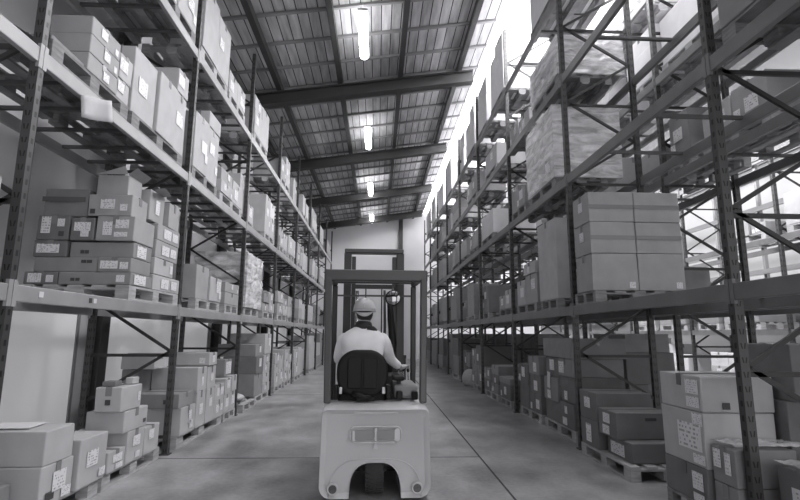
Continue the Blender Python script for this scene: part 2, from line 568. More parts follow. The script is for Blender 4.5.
# ------------------------------------------------------------------ pallet racks
def rack(name, label, x_front, x_rear, ys, levels, height, beam_mat, beam_h=0.115, fine=True, bars=5):
    sgn = 1 if x_rear > x_front else -1
    root = thing(name, (x_front, ys[0], 0), label, 'rack')
    ox, oy = x_front, ys[0]
    post_me = {}
    def post(x, y):
        key = 'post'
        if key not in post_me:
            p = MB()
            p.box(-0.033, 0.033, -0.032, -0.027, 0, height)
            p.box(-0.033, -0.028, -0.027, 0.032, 0, height)
            p.box(0.028, 0.033, -0.027, 0.032, 0, height)
            p.box(-0.033, -0.014, 0.027, 0.032, 0, height)
            p.box(0.014, 0.033, 0.027, 0.032, 0, height)
            p.box(-0.055, 0.055, -0.05, 0.05, 0.0, 0.012)
            o = p.build('upright_post', M['post'], root, (x - ox, y - oy, 0))
            post_me[key] = o
        else:
            o = post_me[key].copy()
            col.objects.link(o)
            o.location = (x - ox, y - oy, 0)
        return o
    xf = x_front + sgn * 0.035
    xr = x_rear - sgn * 0.035
    zs = []
    z, k = 0.62, 0
    while z < height - 0.1:
        zs.append((xf if k % 2 else xr, z))
        z += 0.58
        k += 1
    for y in ys:
        post(xf, y)
        post(xr, y)
        b = MB()
        pf, pr = xf + sgn * 0.036, xr - sgn * 0.036
        for a, c in zip(zs, zs[1:]):
            pa = pf if a[0] == xf else pr
            pc = pf if c[0] == xf else pr
            b.bar((pa - ox, 0, a[1]), (pc - ox, 0, c[1]), 0.025, 0.034)
        o = b.build('diagonal_brace', M['brace'], root, (0, y - oy, 0))
        for a in zs:
            if a[0] == xf and a[1] > 1:
                MB().bar((pf - ox, 0, a[1] - 0.05), (pr - ox, 0, a[1] - 0.05), 0.025, 0.036).build('cross_brace', M['brace'], root, (0, y - oy, 0))
        MB().bar((pf - ox, 0, 0.2), (pr - ox, 0, 0.2), 0.025, 0.036).build('cross_brace', M['brace'], root, (0, y - oy, 0))
    for ya, yb in zip(ys, ys[1:]):
        L = yb - ya - 0.07
        for zt in levels:
            for x, s in ((x_front, sgn), (x_rear, -sgn)):
                p = MB()
                # box beam with a stepped inner ledge, flush with the rack's face
                x0, x1 = sorted((x + s * 0.002 - ox, x + s * 0.047 - ox))
                p.box(x0, x1, 0, L, -beam_h, 0)
                bm = p.build('shelf_beam', beam_mat, root, (0, ya - oy + 0.035, zt), bevel=0.006 if fine and ya < 9 else 0)
                if ya < 12 and fine:
                    for yc in (-0.012, L + 0.012):
                        xx0, xx1 = sorted((x - s * 0.004 - ox, x + s * 0.02 - ox))
                        MB().box(xx0, xx1, yc - 0.02, yc + 0.02, -0.15, 0.03).build('beam_connector', beam_mat, bm)
            if bars and ya < 20:
                for q in range(1, bars + 1):
                    y = ya + (yb - ya) * q / (bars + 1)
                    x0, x1 = sorted((x_front + sgn * 0.05, x_rear - sgn * 0.05))
                    MB().box(x0 - ox, x1 - ox, -0.02, 0.02, -0.035, -0.002).build('support_bar', M['bar'], root, (0, y - oy, zt))
    return root

LY = [3.47 + 2.885 * k for k in range(-1, 9)]
RY = [3.54 + 2.99 * k for k in range(-1, 9)]
LX, LXR = -2.45, -3.52
RX, RXR = 2.57, 3.65
L_LV = (1.74, 3.45, 5.18)
R_LV = (1.80, 3.58, 5.06, 6.44)
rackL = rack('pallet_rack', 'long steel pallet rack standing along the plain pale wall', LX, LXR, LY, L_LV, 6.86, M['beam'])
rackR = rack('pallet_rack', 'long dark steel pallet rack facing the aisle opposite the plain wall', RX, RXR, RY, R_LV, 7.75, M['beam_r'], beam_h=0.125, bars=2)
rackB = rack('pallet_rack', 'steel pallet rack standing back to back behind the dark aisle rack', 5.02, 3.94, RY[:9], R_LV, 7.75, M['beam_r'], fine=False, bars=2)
FY = [3.2 + 2.99 * k for k in range(-1, 7)]
rackF = rack('pallet_rack', 'steel pallet rack in front of the bright side windows', 7.75, 8.8, FY, (1.55, 3.35, 5.1), 6.2, M['beam_r'], fine=False, bars=0)
# small paper stickers on the beam at the first upright of the plain-wall rack
for dy, h, mm in ((0.22, 0.032, 'paper'), (0.86, 0.03, 'ink'), (0.93, 0.03, 'paper')):
    MB().box(0.0005, 0.002, dy, dy + (0.05 if mm == 'paper' and dy < 0.5 else 0.045), -0.07, -0.07 + h + 0.01).build('sticker', M[mm], rackL, (0, LY[1] - LY[0] + 0.05, 1.74), )

# ------------------------------------------------------------------ pallets
def make_pallet(detail, wood='wood'):
    """1.2 m along Y by 0.8 m along X, 0.144 m high"""
    if not detail:
        p = MB()
        for i in range(5):
            x = -0.4 + 0.175 * i
            p.box(x, x + 0.1, -0.6, 0.6, 0.122, 0.144)
        for y in (-0.6, -0.0725, 0.455):
            p.box(-0.4, 0.4, y, y + 0.145, 0.1, 0.122)
            for x in (-0.4, -0.0725, 0.3):
                p.box(x, x + (0.145 if abs(x) < 0.1 else 0.1), y, y + 0.145, 0.022, 0.1)
        for x in (-0.4, -0.05, 0.3):
            p.box(x, x + 0.1, -0.6, 0.6, 0.0, 0.022)
        return p.build('pallet', M[wood])
    root = bpy.data.objects.new('pallet', None)
    col.objects.link(root)
    for i in range(5):
        x = -0.4 + 0.175 * i
        MB().box(x, x + 0.1, -0.6, 0.6, 0.122, 0.144, 0.002).build('deck_board', M[wood], root)
    for y in (-0.6, -0.0725, 0.455):
        MB().box(-0.4, 0.4, y, y + 0.145, 0.1, 0.1215).build('stringer_board', M[wood], root)
        for x in (-0.4, -0.0725, 0.3):
            MB().box(x, x + (0.145 if abs(x) < 0.1 else 0.1), y, y + 0.145, 0.0225, 0.0995).build('block', M[wood], root)
    for x in (-0.4, -0.05, 0.3):
        MB().box(x, x + 0.1, -0.6, 0.6, 0.0, 0.022).build('bottom_board', M[wood], root)
    return root

PROTO = {}
def pallet(xc, yc, z, label, group, detail=False, wood='wood', ly=1.2, rz=0.0, lx=0.8):
    key = (detail, wood)
    if key not in PROTO:
        o = PROTO[key] = make_pallet(detail, wood)
    else:
        o = copy_tree(PROTO[key])
    o.location = (xc, yc, z + 0.001)
    o.scale = (lx / 0.8, ly / 1.2, 1)
    o.rotation_euler = (0, 0, rz)
    tag(o, label, 'pallet', group)
    return o

# ------------------------------------------------------------------ cartons
def carton(b, shade, label, group, labels=(), tape=True, marks=(), rz=0.0, detail=True, tape_mat='tape', tape_side=False, name='carton'):
    """b = x0, x1, y0, y1, z0, z1.  labels = (face, u, v, w, h): face n (towards -Y), e (+X), w (-X), sizes in metres, u v = centre as a fraction"""
    x0, x1, y0, y1, z0, z1 = b
    cx, cy = (x0 + x1) / 2, (y0 + y1) / 2
    w, d, h = x1 - x0 - 0.004, y1 - y0 - 0.004, z1 - z0 - 0.002
    j = min(0.004, 0.012 * min(w, d, h))
    body = MB()
    body.box(-w / 2, w / 2, -d / 2, d / 2, 0, h, j)
    o = body.build(name, M[shade], loc=(cx, cy, z0 + 0.001), bevel=0.009 if detail else 0)
    o.rotation_euler = (0, 0, rz)
    tag(o, label, 'box', group)
    e = 0.005
    if tape and detail:
        t = MB()
        tw = 0.03
        drop = min(0.09, h * 0.35)
        if (w >= d) != tape_side:
            t.box(-w / 2 - e, w / 2 + e, -tw, tw, h + 0.003, h + e)
            for s in (-1, 1):
                xa, xb = sorted((s * (w / 2 + 0.003), s * (w / 2 + e)))
                t.box(xa, xb, -tw, tw, h - drop, h + e)
        else:
            t.box(-tw, tw, -d / 2 - e, d / 2 + e, h + 0.003, h + e)
            for s in (-1, 1):
                ya, yb = sorted((s * (d / 2 + 0.003), s * (d / 2 + e)))
                t.box(-tw, tw, ya, yb, h - drop, h + e)
        t.build('tape', M[tape_mat], o)
    def patch(face, u, v, pw, ph, name_, mm, out):
        p = MB()
        if face == 'n':
            x = -w / 2 + u * w
            p.box(x - pw / 2, x + pw / 2, -d / 2 - out, -d / 2 - out + 0.002, v * h - ph / 2, v * h + ph / 2)
        else:
            y = -d / 2 + u * d
            xa = (w / 2 + out - 0.002) if face == 'e' else (-w / 2 - out)
            p.box(xa, xa + 0.002, y - pw / 2, y + pw / 2, v * h - ph / 2, v * h + ph / 2)
        p.build(name_, M[mm], o)
    for face, u, v, pw, ph in labels:
        lim = w if face == 'n' else d
        patch(face, u, v, min(pw, lim * 0.9), min(ph, h * 0.85), 'shipping_label', 'label', 0.008)
    for face, u, v, pw, ph in marks:
        patch(face, u, v, pw, ph, 'print_mark', 'ink', 0.0065)
    return o

NCART = [0]
ORD = 'first second third fourth fifth sixth seventh eighth ninth tenth eleventh twelfth thirteenth fourteenth fifteenth sixteenth seventeenth eighteenth nineteenth twentieth'.split() + ['twenty-%s' % q for q in 'first second third fourth fifth sixth seventh eighth ninth'.split()]
SHADE_WORD = {'dark': 'dark', 'grey': 'grey', 'mid': 'tan-grey', 'pale': 'pale', 'white': 'white'}

COUNT = {}
LEVEL = {('B', 4): "rear-right rack's topmost shelf", ('L', 0): "left rack's floor row", ('L', 1): "left rack's lower shelf", ('L', 2): "left rack's middle shelf", ('L', 3): "left rack's upper shelf",
         ('R', 0): "right rack's floor row", ('R', 1): "right rack's lowest shelf", ('R', 2): "right rack's second shelf", ('R', 3): "right rack's third shelf", ('R', 4): "right rack's topmost shelf",
         ('B', 0): "rear-right rack's floor row", ('B', 1): "rear-right rack's lowest shelf", ('B', 2): "rear-right rack's second shelf", ('B', 3): "rear-right rack's third shelf",
         ('F', 0): "window rack's floor row", ('F', 1): "window rack's lower shelf", ('F', 2): "window rack's middle shelf"}
ZB = {('L', 0): 0.0, ('L', 1): L_LV[0], ('L', 2): L_LV[1], ('L', 3): L_LV[2], ('R', 0): 0.0, ('R', 1): R_LV[0], ('R', 2): R_LV[1], ('R', 3): R_LV[2], ('R', 4): R_LV[3],
      ('B', 0): 0.0, ('B', 1): R_LV[0], ('B', 2): R_LV[1], ('B', 3): R_LV[2], ('B', 4): R_LV[3], ('F', 0): 0.0, ('F', 1): 1.55, ('F', 2): 3.35}
FACE_X = {'L': (-2.44, -1), 'R': (2.59, 1), 'B': (4.0, 1), 'F': (7.76, 1)}
OUT = {'L': 'e', 'R': 'w', 'B': 'w', 'F': 'w'}
GROUP = {'L': 'cartons on the left rack', 'R': 'cartons on the right rack', 'B': 'cartons on the rear-right rack', 'F': 'cartons on the window rack'}

def load_id(side, lv):
    k = (side, lv)
    COUNT[k] = COUNT.get(k, -1) + 1
    return '%s load along %s' % (ORD[COUNT[k]], LEVEL[k])

def row_word(i, n):
    if n == 1:
        return 'only one'
    return 'top' if i == n - 1 else ('bottom' if i == 0 else ('second up' if i == 1 else ('third up' if i == 2 else 'fourth up')))

def load(side, lv, y0, y1, cols, depth=0.82, fx=None, pal=True, wood='wood', labels=True):
    """a pallet with stacks of cartons; cols = [(fraction of the length, [(height, shade), ...]), ...] from the camera end"""
    where = load_id(side, lv)
    xf, s = FACE_X[side]
    if fx is not None:
        xf = fx
    # keep clear of the upright posts: stop short of one, or stand behind it
    for yp in {'L': LY, 'R': RY, 'B': RY, 'F': FY}[side]:
        if y0 < yp + 0.045 and y1 > yp - 0.045:
            a, b = yp - 0.05 - y0, y1 - yp - 0.05
            if max(a, b) > 0.8 * (y1 - y0):
                if a > b:
                    y1 = yp - 0.05
                else:
                    y0 = yp + 0.05
            else:
                xf += s * (0.085 if side in 'LR' else 0.05)
    zb = ZB[(side, lv)]
    if side == 'R' and lv >= 2:
        wood = 'wood_dark'
    det = (y0 < 9.5 and side in 'LR')
    if pal:
        pallet(xf + s * 0.42, (y0 + y1) / 2, zb, 'wooden pallet under the %s' % where, 'pallets on the ' + {'L': 'left', 'R': 'right', 'B': 'rear-right', 'F': 'window'}[side] + ' rack',
               detail=det, wood=wood, ly=min(1.3, y1 - y0 - 0.02))
        zb += 0.146
    tot = sum(c[0] for c in cols)
    y = y0
    nc = len(cols)
    for ci, (fr, rows) in enumerate(cols):
        ya, yb = y, y + (y1 - y0) * fr / tot
        y = yb
        z = zb
        cname = {1: ('',), 2: ('near', 'far'), 3: ('near', 'middle', 'far')}[nc][ci]
        for ri, row in enumerate(rows):
            h, shade = row[0], row[1]
            dx = random.uniform(0, 0.035)
            d = depth * (row[2] if len(row) > 2 else random.uniform(0.82, 1.0))
            xa, xb = sorted((xf + s * dx, xf + s * (dx + d)))
            gy = 0.004 + random.uniform(0, 0.012)
            w = row_word(ri, len(rows))
            if w == 'only one':
                lab = 'lone %s carton%s, %s' % (SHADE_WORD[shade], (' at %s end' % cname) if cname else '', where)
            else:
                lab = '%s carton, %s%s, %s' % (SHADE_WORD[shade], w, (' of %s stack' % cname) if cname else ' of its stack', where)
            ls = []
            far = (ya + yb) / 2 > 16
            if labels and not far and h > 0.14 and random.random() < 0.75:
                sz = min(0.17, h * 0.5)
                ls.append((OUT[side], random.uniform(0.25, 0.7), random.uniform(0.4, 0.65), sz * 1.15, sz))
                if random.random() < 0.35 and yb - ya > 0.4:
                    ls.append((OUT[side], 0.85, 0.3, sz * 0.6, sz * 0.7))
            if det and h > 0.14 and random.random() < 0.4:
                ls.append(('n', random.uniform(0.3, 0.7), 0.5, 0.13, min(0.12, h * 0.5)))
            carton((xa, xb, ya + gy, yb - gy, z, z + h), shade, lab, GROUP[side], labels=ls, tape=not far, detail=not far, rz=random.uniform(-0.02, 0.02) if ri == len(rows) - 1 and not far else 0.0)
            NCART[0] += 1
            z += h
    return where

def stack(total, n, shades):
    hs = [random.uniform(0.8, 1.2) for _ in range(n)]
    k = total / sum(hs)
    return [(h * k, random.choice(shades)) for h in hs]

def film(b, label, rough_top=0.05):
    """stretch film round a pallet load: four crinkled sides and a loose top"""
    x0, x1, y0, y1, z0, z1 = b
    v, f = [], []
    per = []
    n = 10
    for (ax, ay), (bx, by) in (((x0, y0), (x1, y0)), ((x1, y0), (x1, y1)), ((x1, y1), (x0, y1)), ((x0, y1), (x0, y0))):
        for i in range(n):
            t = i / n
            per.append((ax + (bx - ax) * t, ay + (by - ay) * t))
    rows = 8
    m = MB()
    cx, cy = (x0 + x1) / 2, (y0 + y1) / 2
    for r in range(rows + 1):
        z = z0 + (z1 - z0) * r / rows
        for (x, y) in per:
            k = 1.0 + random.uniform(0.004, 0.03)
            m.v.append((cx + (x - cx) * k, cy + (y - cy) * k, z + random.uniform(-0.02, 0.02) * (1 if 0 < r < rows else 0.2)))
    L = len(per)
    for r in range(rows):
        for i in range(L):
            j = (i + 1) % L
            m.f.append((r * L + i, r * L + j, (r + 1) * L + j, (r + 1) * L + i))
    m.v.append((cx, cy, z1 + 0.02))
    for i in range(L):
        m.f.append((rows * L + i, rows * L + (i + 1) % L, len(m.v) - 1))
    m.v = [(a - cx, b_ - cy, c - z0) for a, b_, c in m.v]
    o = m.build('stretch_film', M['film'], loc=(cx, cy, z0))
    tag(o, label, 'plastic film', 'stretch film round pallet loads')
    return o

# ---------------- left rack, floor row: single cartons of the first bays
GL = GROUP['L']
def cl(b, shade, label, labels=(), **k):
    NCART[0] += 1
    return carton(b, shade, label, GL, labels=labels, **k)
COUNT[('L', 0)] = 1
pallet(-2.86, 4.2, 0, 'wooden pallet under the open carton by the first left upright', 'pallets on the left rack', True, ly=1.28)
cl((-3.15, -2.58, 3.42, 3.9, 0.146, 0.36), 'grey', 'low grey carton cut off by the bottom left corner', [('e', 0.5, 0.6, 0.12, 0.08)])
cl((-3.22, -2.42, 3.96, 4.36, 0.146, 0.445), 'pale', 'large carton under the open one, first left-hand upright', [('e', 0.55, 0.55, 0.16, 0.14), ('e', 0.8, 0.2, 0.12, 0.07)], marks=[('e', 0.3, 0.25, 0.1, 0.06)])
ob = cl((-3.20, -2.42, 3.97, 4.33, 0.446, 0.70), 'pale', 'large carton with a white sheet on top, low at the left edge', tape_side=True)
sheet = MB().box(-0.19, 0.19, -0.13, 0.13, 0, 0.006).build('paper_sheet', M['paper'], loc=(-2.80, 4.15, 0.7075))
sheet.rotation_euler = (0, 0, 0.1)
tag(sheet, 'white sheet of paper lying on a carton at the left edge', 'paper')
cl((-3.02, -2.42, 4.43, 4.86, 0.146, 0.545), 'pale', 'upright carton with printed label between the big pair and the small labelled one', [('e', 0.45, 0.55, 0.17, 0.13), ('e', 0.85, 0.18, 0.1, 0.07)], tape_side=True)
pallet(-2.86, 5.5, 0, 'wooden pallet under the four-high stepped stack before the second left upright', 'pallets on the left rack', True)
cl((-2.98, -2.43, 4.92, 5.24, 0.146, 0.335), 'pale', 'small carton with two white labels at the front of the stepped stack', [('e', 0.5, 0.62, 0.17, 0.07), ('e', 0.62, 0.22, 0.13, 0.05)])
cl((-2.98, -2.43, 5.26, 5.63, 0.146, 0.455), 'pale', 'carton at the middle bottom of the stepped stack, labelled towards the aisle', [('e', 0.5, 0.65, 0.15, 0.1), ('e', 0.6, 0.2, 0.1, 0.06)])
cl((-2.98, -2.43, 5.64, 6.0, 0.146, 0.43), 'pale', 'carton at the far bottom of the stepped stack beside the upright', [('e', 0.4, 0.7, 0.12, 0.1)])
cl((-2.80, -2.43, 5.16, 5.66, 0.456, 0.665), 'pale', 'carton second from the top of the stepped stack', [], tape_side=True, marks=[('e', 0.85, 0.3, 0.06, 0.04)])
cl((-2.69, -2.44, 5.08, 5.50, 0.666, 0.90), 'pale', 'topmost brown carton of the stepped stack with little packs on it', [('e', 0.85, 0.5, 0.05, 0.09)], marks=[('n', 0.5, 0.4, 0.05, 0.05)])
for i, (x, y, w, h) in enumerate(((-2.60, 5.2, 0.13, 0.05), (-2.51, 5.42, 0.08, 0.07))):
    cl((x - w / 2, x + w / 2, y - 0.07, y + 0.07, 0.902, 0.902 + h), 'dark' if i == 0 else 'pale', ('dark flat pack lying', 'pale little pack standing')[i] + ' on the topmost carton of the stepped stack', tape=False)
# second bay
pallet(-2.86, 7.5, 0, 'wooden pallet just past the second left upright on the floor', 'pallets on the left rack', True, ly=1.8)
cl((-3.0, -2.43, 6.62, 7.12, 0.146, 0.49), 'pale', 'big carton at the near bottom just past the second left upright', [('e', 0.6, 0.6, 0.1, 0.16), ('e', 0.7, 0.3, 0.12, 0.1)])
cl((-3.0, -2.45, 6.56, 7.08, 0.491, 0.67), 'grey', 'flat carton laid on the big one past the second left upright', marks=[('n', 0.75, 0.45, 0.1, 0.05)])
cl((-3.02, -2.43, 7.14, 7.50, 0.146, 0.63), 'pale', 'carton half hidden under the wide one, second left-hand bay', [('e', 0.5, 0.5, 0.13, 0.14)])
cl((-3.05, -2.43, 7.13, 7.50, 0.631, 0.955), 'pale', 'wide carton under the long pale lid carton, second left-hand bay', [('e', 0.5, 0.4, 0.08, 0.12)])
cl((-2.98, -2.43, 7.53, 7.9, 0.146, 0.62), 'pale', 'carton supporting the lid carton stack from below, second left-hand bay', [('e', 0.5, 0.6, 0.12, 0.12)])
cl((-2.98, -2.43, 7.53, 7.9, 0.621, 0.945), 'pale', 'carton directly beneath the long pale lid carton, second left-hand bay', [('e', 0.5, 0.5, 0.12, 0.1)])
cl((-3.0, -2.41, 7.50, 7.86, 0.957, 1.14), 'pale', 'long pale carton topping the stack past the second left upright', [('n', 0.83, 0.4, 0.08, 0.08), ('e', 0.5, 0.5, 0.12, 0.1)])
cl((-3.0, -2.43, 7.92, 8.38, 0.146, 0.40), 'pale', 'lower of two labelled cartons at the pallet end, second left-hand bay', [('e', 0.3, 0.55, 0.12, 0.12), ('e', 0.75, 0.55, 0.1, 0.1)])
cl((-3.0, -2.43, 7.92, 8.38, 0.401, 0.64), 'pale', 'upper of two labelled cartons at the pallet end, second left-hand bay', [('e', 0.3, 0.55, 0.12, 0.12), ('e', 0.72, 0.55, 0.14, 0.12)])
cl((-3.26, -3.06, 6.72, 7.3, 0.146, 0.955), 'grey', 'tall grey carton against the plain wall behind the second left upright')
cl((-3.27, -2.84, 6.70, 7.1, 0.957, 1.15), 'pale', 'brown carton topping the rear stack left of the second left upright')
COUNT[('L', 0)] = 3
load('L', 0, 8.5, 9.3, [(1, [(0.28, 'pale'), (0.26, 'pale')]), (1, [(0.3, 'pale'), (0.26, 'pale')])])
cl((-3.0, -2.55, 8.75, 9.15, 0.70, 0.98), 'grey', 'grey carton with an open front on the load before the third left upright', [('e', 0.5, 0.5, 0.3, 0.2)])
pallet(-2.80, 9.95, 0, 'low wooden pallet carrying a single sack by the third left upright', 'pallets on the left rack', True, ly=0.95)
sk = MB()
sk.dome((0, 0, 0.07), 0.28, 0.33, 0.085, -0.9, 22, 9)
sk = sk.build('sack', M['sack'], loc=(-2.78, 9.92, 0.147), smooth=True)
tag(sk, 'plump pale sack lying on the low pallet by the third left upright', 'sack')
COUNT[('L', 0)] = 5
load('L', 0, 10.55, 11.95, [(1, [(0.45, 'grey'), (0.35, 'dark'), (0.25, 'grey')]), (1, [(0.2, 'pale'), (0.2, 'pale'), (0.22, 'pale'), (0.2, 'pale'), (0.45, 'pale')])])
load('L', 0, 12.5, 13.6, [(1, stack(0.8, 3, ['pale', 'pale'])), (1, stack(0.72, 2, ['pale', 'pale']))])
load('L', 0, 13.8, 14.9, [(1, stack(0.85, 3, ['pale', 'pale'])), (1, stack(0.7, 3, ['pale']))])
load('L', 0, 15.4, 16.8, [(1, stack(0.8, 2, ['pale', 'pale'])), (1, stack(0.85, 2, ['pale']))])
load('L', 0, 17.0, 18.3, [(1, stack(0.75, 2, ['pale', 'pale']))])
load('L', 0, 18.6, 20.2, [(1, stack(1.2, 4, ['pale', 'pale']))])
load('L', 0, 20.5, 22.4, [(1, stack(0.9, 2, ['grey', 'pale']))])
load('L', 0, 22.8, 25.2, [(1, stack(1.3, 2, ['grey', 'pale']))])

# ---------------- left rack, lower shelf
COUNT[('L', 1)] = 0
pallet(-2.9, 2.75, L_LV[0], 'wooden pallet on the lower shelf cut off by the left edge', 'pallets on the left rack', True)
cl((-3.3, -2.47, 2.3, 3.28, 1.888, 2.42), 'pale', 'pale carton on the lower shelf cut off by the left edge')
pallet(-2.985, 5.67, L_LV[0], 'wooden pallet under the big mixed stack with the open carton', 'pallets on the left rack', True, 'wood', 1.23, lx=1.06)
YN = 5.08
Z = (1.888, 2.015, 2.165, 2.335, 2.59, 2.815)
S1 = 'big mixed stack on the left lower shelf'
cl((-3.50, -3.17, YN, 5.5, Z[0], Z[1]), 'dark', 'dark small carton with two labels, bottom left of the big mixed stack', [('n', 0.33, 0.5, 0.13, 0.09), ('n', 0.78, 0.45, 0.07, 0.07)])
cl((-3.165, -2.46, YN, 5.55, Z[0], Z[1]), 'grey', 'long flat carton along the bottom of the big mixed stack', [('n', 0.86, 0.5, 0.08, 0.07), ('e', 0.4, 0.5, 0.25, 0.1)], marks=[('n', 0.2, 0.4, 0.04, 0.03), ('n', 0.27, 0.4, 0.04, 0.03)])
cl((-3.43, -2.805, YN + 0.02, 5.5, Z[1], Z[2]), 'grey', 'long plain carton second row up, wall side of the big mixed stack', marks=[('n', 0.78, 0.72, 0.05, 0.03), ('n', 0.87, 0.72, 0.05, 0.03)])
cl((-2.80, -2.47, YN, 5.52, Z[1], Z[2]), 'grey', 'carton with two labels second row up, aisle corner of the big mixed stack', [('n', 0.35, 0.5, 0.17, 0.08), ('n', 0.8, 0.45, 0.08, 0.07)])
cl((-3.45, -3.12, YN + 0.01, 5.45, Z[2], Z[3]), 'dark', 'dark carton with a wide label third row up of the big mixed stack', [('n', 0.45, 0.5, 0.22, 0.09)])
cl((-3.10, -2.47, YN + 0.03, 5.52, Z[2], Z[3] - 0.01), 'grey', 'long carton third row up of the big mixed stack', [('e', 0.4, 0.5, 0.2, 0.12)], marks=[('n', 0.2, 0.35, 0.04, 0.035), ('n', 0.27, 0.35, 0.04, 0.035)])
cl((-3.43, -3.115, YN, 5.45, Z[3], Z[4]), 'dark', 'dark carton with tilted labels fourth row up, wall side of the big mixed stack', [('n', 0.28, 0.6, 0.09, 0.17), ('n', 0.75, 0.7, 0.07, 0.08)], marks=[('n', 0.78, 0.25, 0.05, 0.05)])
cl((-3.10, -2.865, YN, 5.4, Z[3], Z[4] - 0.02), 'dark', 'small dark carton in the middle of the fourth row of the big mixed stack', [('n', 0.5, 0.6, 0.16, 0.09), ('n', 0.62, 0.28, 0.08, 0.06)])
cl((-2.85, -2.47, YN, 5.54, Z[3], Z[4]), 'mid', 'carton with three labels fourth row up, aisle side of the big mixed stack', [('n', 0.3, 0.5, 0.09, 0.14), ('n', 0.68, 0.68, 0.13, 0.09), ('n', 0.66, 0.25, 0.13, 0.05)])
cl((-3.43, -2.985, YN + 0.06, 5.5, Z[4], 2.885), 'grey', 'grey carton with a dark band, wall side top of the big mixed stack', tape=True)
MBb = MB().box(-0.212, 0.212, -0.003, 0.0, -0.025, 0.025)
MBb.build('dark_band', M['tape_dark'], bpy.data.objects[[o.name for o in bpy.data.objects if o.get('label', '').startswith('grey carton with a dark band')][0]], (0, -0.219 - 0.0035, 0.17))
cl((-2.955, -2.515, YN, 5.43, Z[4], Z[5]), 'mid', 'carton with two labels beneath the open-flapped carton', [('n', 0.45, 0.55, 0.14, 0.1), ('n', 0.82, 0.4, 0.07, 0.07)], marks=[('n', 0.12, 0.2, 0.05, 0.05)])
ob = cl((-2.90, -2.58, YN + 0.02, 5.4, Z[5], 3.03), 'mid', 'open-topped carton with raised flaps on the big mixed stack', tape=False)
fl = MB()
fl.bar((-0.155, -0.18, 0.211), (-0.155, 0.0, 0.211), 0.005, 0.005)
MB().prism([(-0.15, 0.21), (0.16, 0.21), (0.13, 0.30)], -0.185, -0.181).build('flap', M['mid'], ob)
MB().bar((0.158, 0.0, 0.21), (0.24, 0.0, 0.28), 0.34, 0.004, (0, 0, 1)).build('flap', M['mid'], ob)
ob = cl((-2.80, -2.50, 5.44, 5.80, 2.642, 2.98), 'mid', 'second open-flapped carton behind the first on the big mixed stack', [('e', 0.5, 0.5, 0.1, 0.16)], tape=False)
MB().bar((0.148, 0.0, 0.336), (0.25, 0.02, 0.36), 0.33, 0.004).build('flap', M['mid'], ob)
for (za, zb_, y0, y1, sh, nm) in ((1.888, 2.06, 5.58, 6.32, 'pale', 'lowest'), (2.061, 2.25, 5.58, 6.1, 'pale', 'second'), (2.251, 2.45, 5.58, 6.2, 'mid', 'third'), (2.451, 2.64, 5.60, 6.22, 'mid', 'fourth')):
    cl((-3.0, -2.46, y0, y1, za, zb_), sh, '%s carton up at the far end of the big mixed stack' % nm, [('e', 0.4, 0.5, 0.2, 0.11), ('e', 0.75, 0.5, 0.16, 0.1)] if nm != 'second' else [('e', 0.85, 0.5, 0.08, 0.1)])
cl((-2.86, -2.47, 5.84, 6.2, 2.642, 2.94), 'mid', 'tilted carton on top of the far end of the big mixed stack', rz=0.06)
COUNT[('L', 1)] = 1
load('L', 1, 6.9, 7.95, [(1, [(0.47, 'mid', 0.6)]), (1.1, [(0.36, 'pale')])])
load('L', 1, 8.2, 9.0, [(1, [(0.2, 'mid'), (0.16, 'mid')])])
COUNT[('L', 1)] = 2
w = load('L', 1, 9.35, 10.55, [(1, [(0.32, 'grey', 1.0), (0.34, 'grey', 1.0), (0.34, 'grey', 1.0)])], depth=0.92)
film((-3.38, -2.43, 9.34, 10.57, 1.9, 2.92), 'crinkled stretch film round the tall load on the left lower shelf')
load('L', 1, 10.9, 12.1, [(1, [(0.2, 'mid'), (0.2, 'grey')]), (1, [(0.22, 'pale'), (0.25, 'mid')])])
load('L', 1, 12.5, 13.8, [(1, [(0.3, 'mid'), (0.28, 'pale')]), (1, [(0.25, 'pale'), (0.2, 'mid')])])
load('L', 1, 14.4, 15.6, [(1, [(0.3, 'pale'), (0.3, 'mid')])])
load('L', 1, 15.8, 17.2, [(1, stack(0.6, 2, ['pale', 'mid'])), (1, stack(0.5, 1, ['pale']))])
load('L', 1, 17.8, 19.4, [(1, stack(0.55, 2, ['pale', 'mid']))])
load('L', 1, 20.4, 22.4, [(1, stack(0.7, 2, ['grey', 'mid']))])
load('L', 1, 23.5, 25.8, [(1, stack(0.6, 1, ['mid']))])

# ---------------- left rack, middle shelf
COUNT[('L', 2)] = -1
load('L', 2, 3.55, 4.72, [(0.42, [(0.04, 'grey', 0.5)]), (0.46, [(0.16, 'mid', 0.58), (0.17, 'mid', 0.58), (0.17, 'mid', 0.58)]), (0.24, [(0.2, 'pale'), (0.25, 'pale')])], wood='wood_dark')
load('L', 2, 4.77, 6.12, [(0.52, [(0.70, 'pale', 0.42)]), (0.5, [(0.72, 'pale')]), (0.33, [(0.74, 'pale', 0.5), (0.30, 'pale', 0.42)])], wood='wood_dark')
load('L', 2, 6.42, 7.48, [(0.55, [(0.78, 'pale')]), (0.55, [(0.80, 'pale'), (0.22, 'pale', 0.4)])], wood='wood_dark')
load('L', 2, 7.6, 8.88, [(1, [(0.2, 'pale'), (0.2, 'mid')]), (1, [(0.38, 'pale')])])
load('L', 2, 8.98, 10.1, [(1, [(0.42, 'pale'), (0.32, 'pale')]), (0.8, [(0.35, 'pale')])])
load('L', 2, 10.7, 11.75, [(1, [(0.84, 'pale')]), (1, [(0.45, 'pale'), (0.35, 'white')])])
load('L', 2, 12.4, 13.4, [(1, stack(0.48, 2, ['pale', 'mid'])), (1, [(0.4, 'pale')])])
load('L', 2, 13.6, 14.7, [(1, [(0.5, 'pale')])])
load('L', 2, 15.2, 16.4, [(1, stack(0.6, 2, ['pale', 'mid'])), (1, [(0.4, 'mid')])])
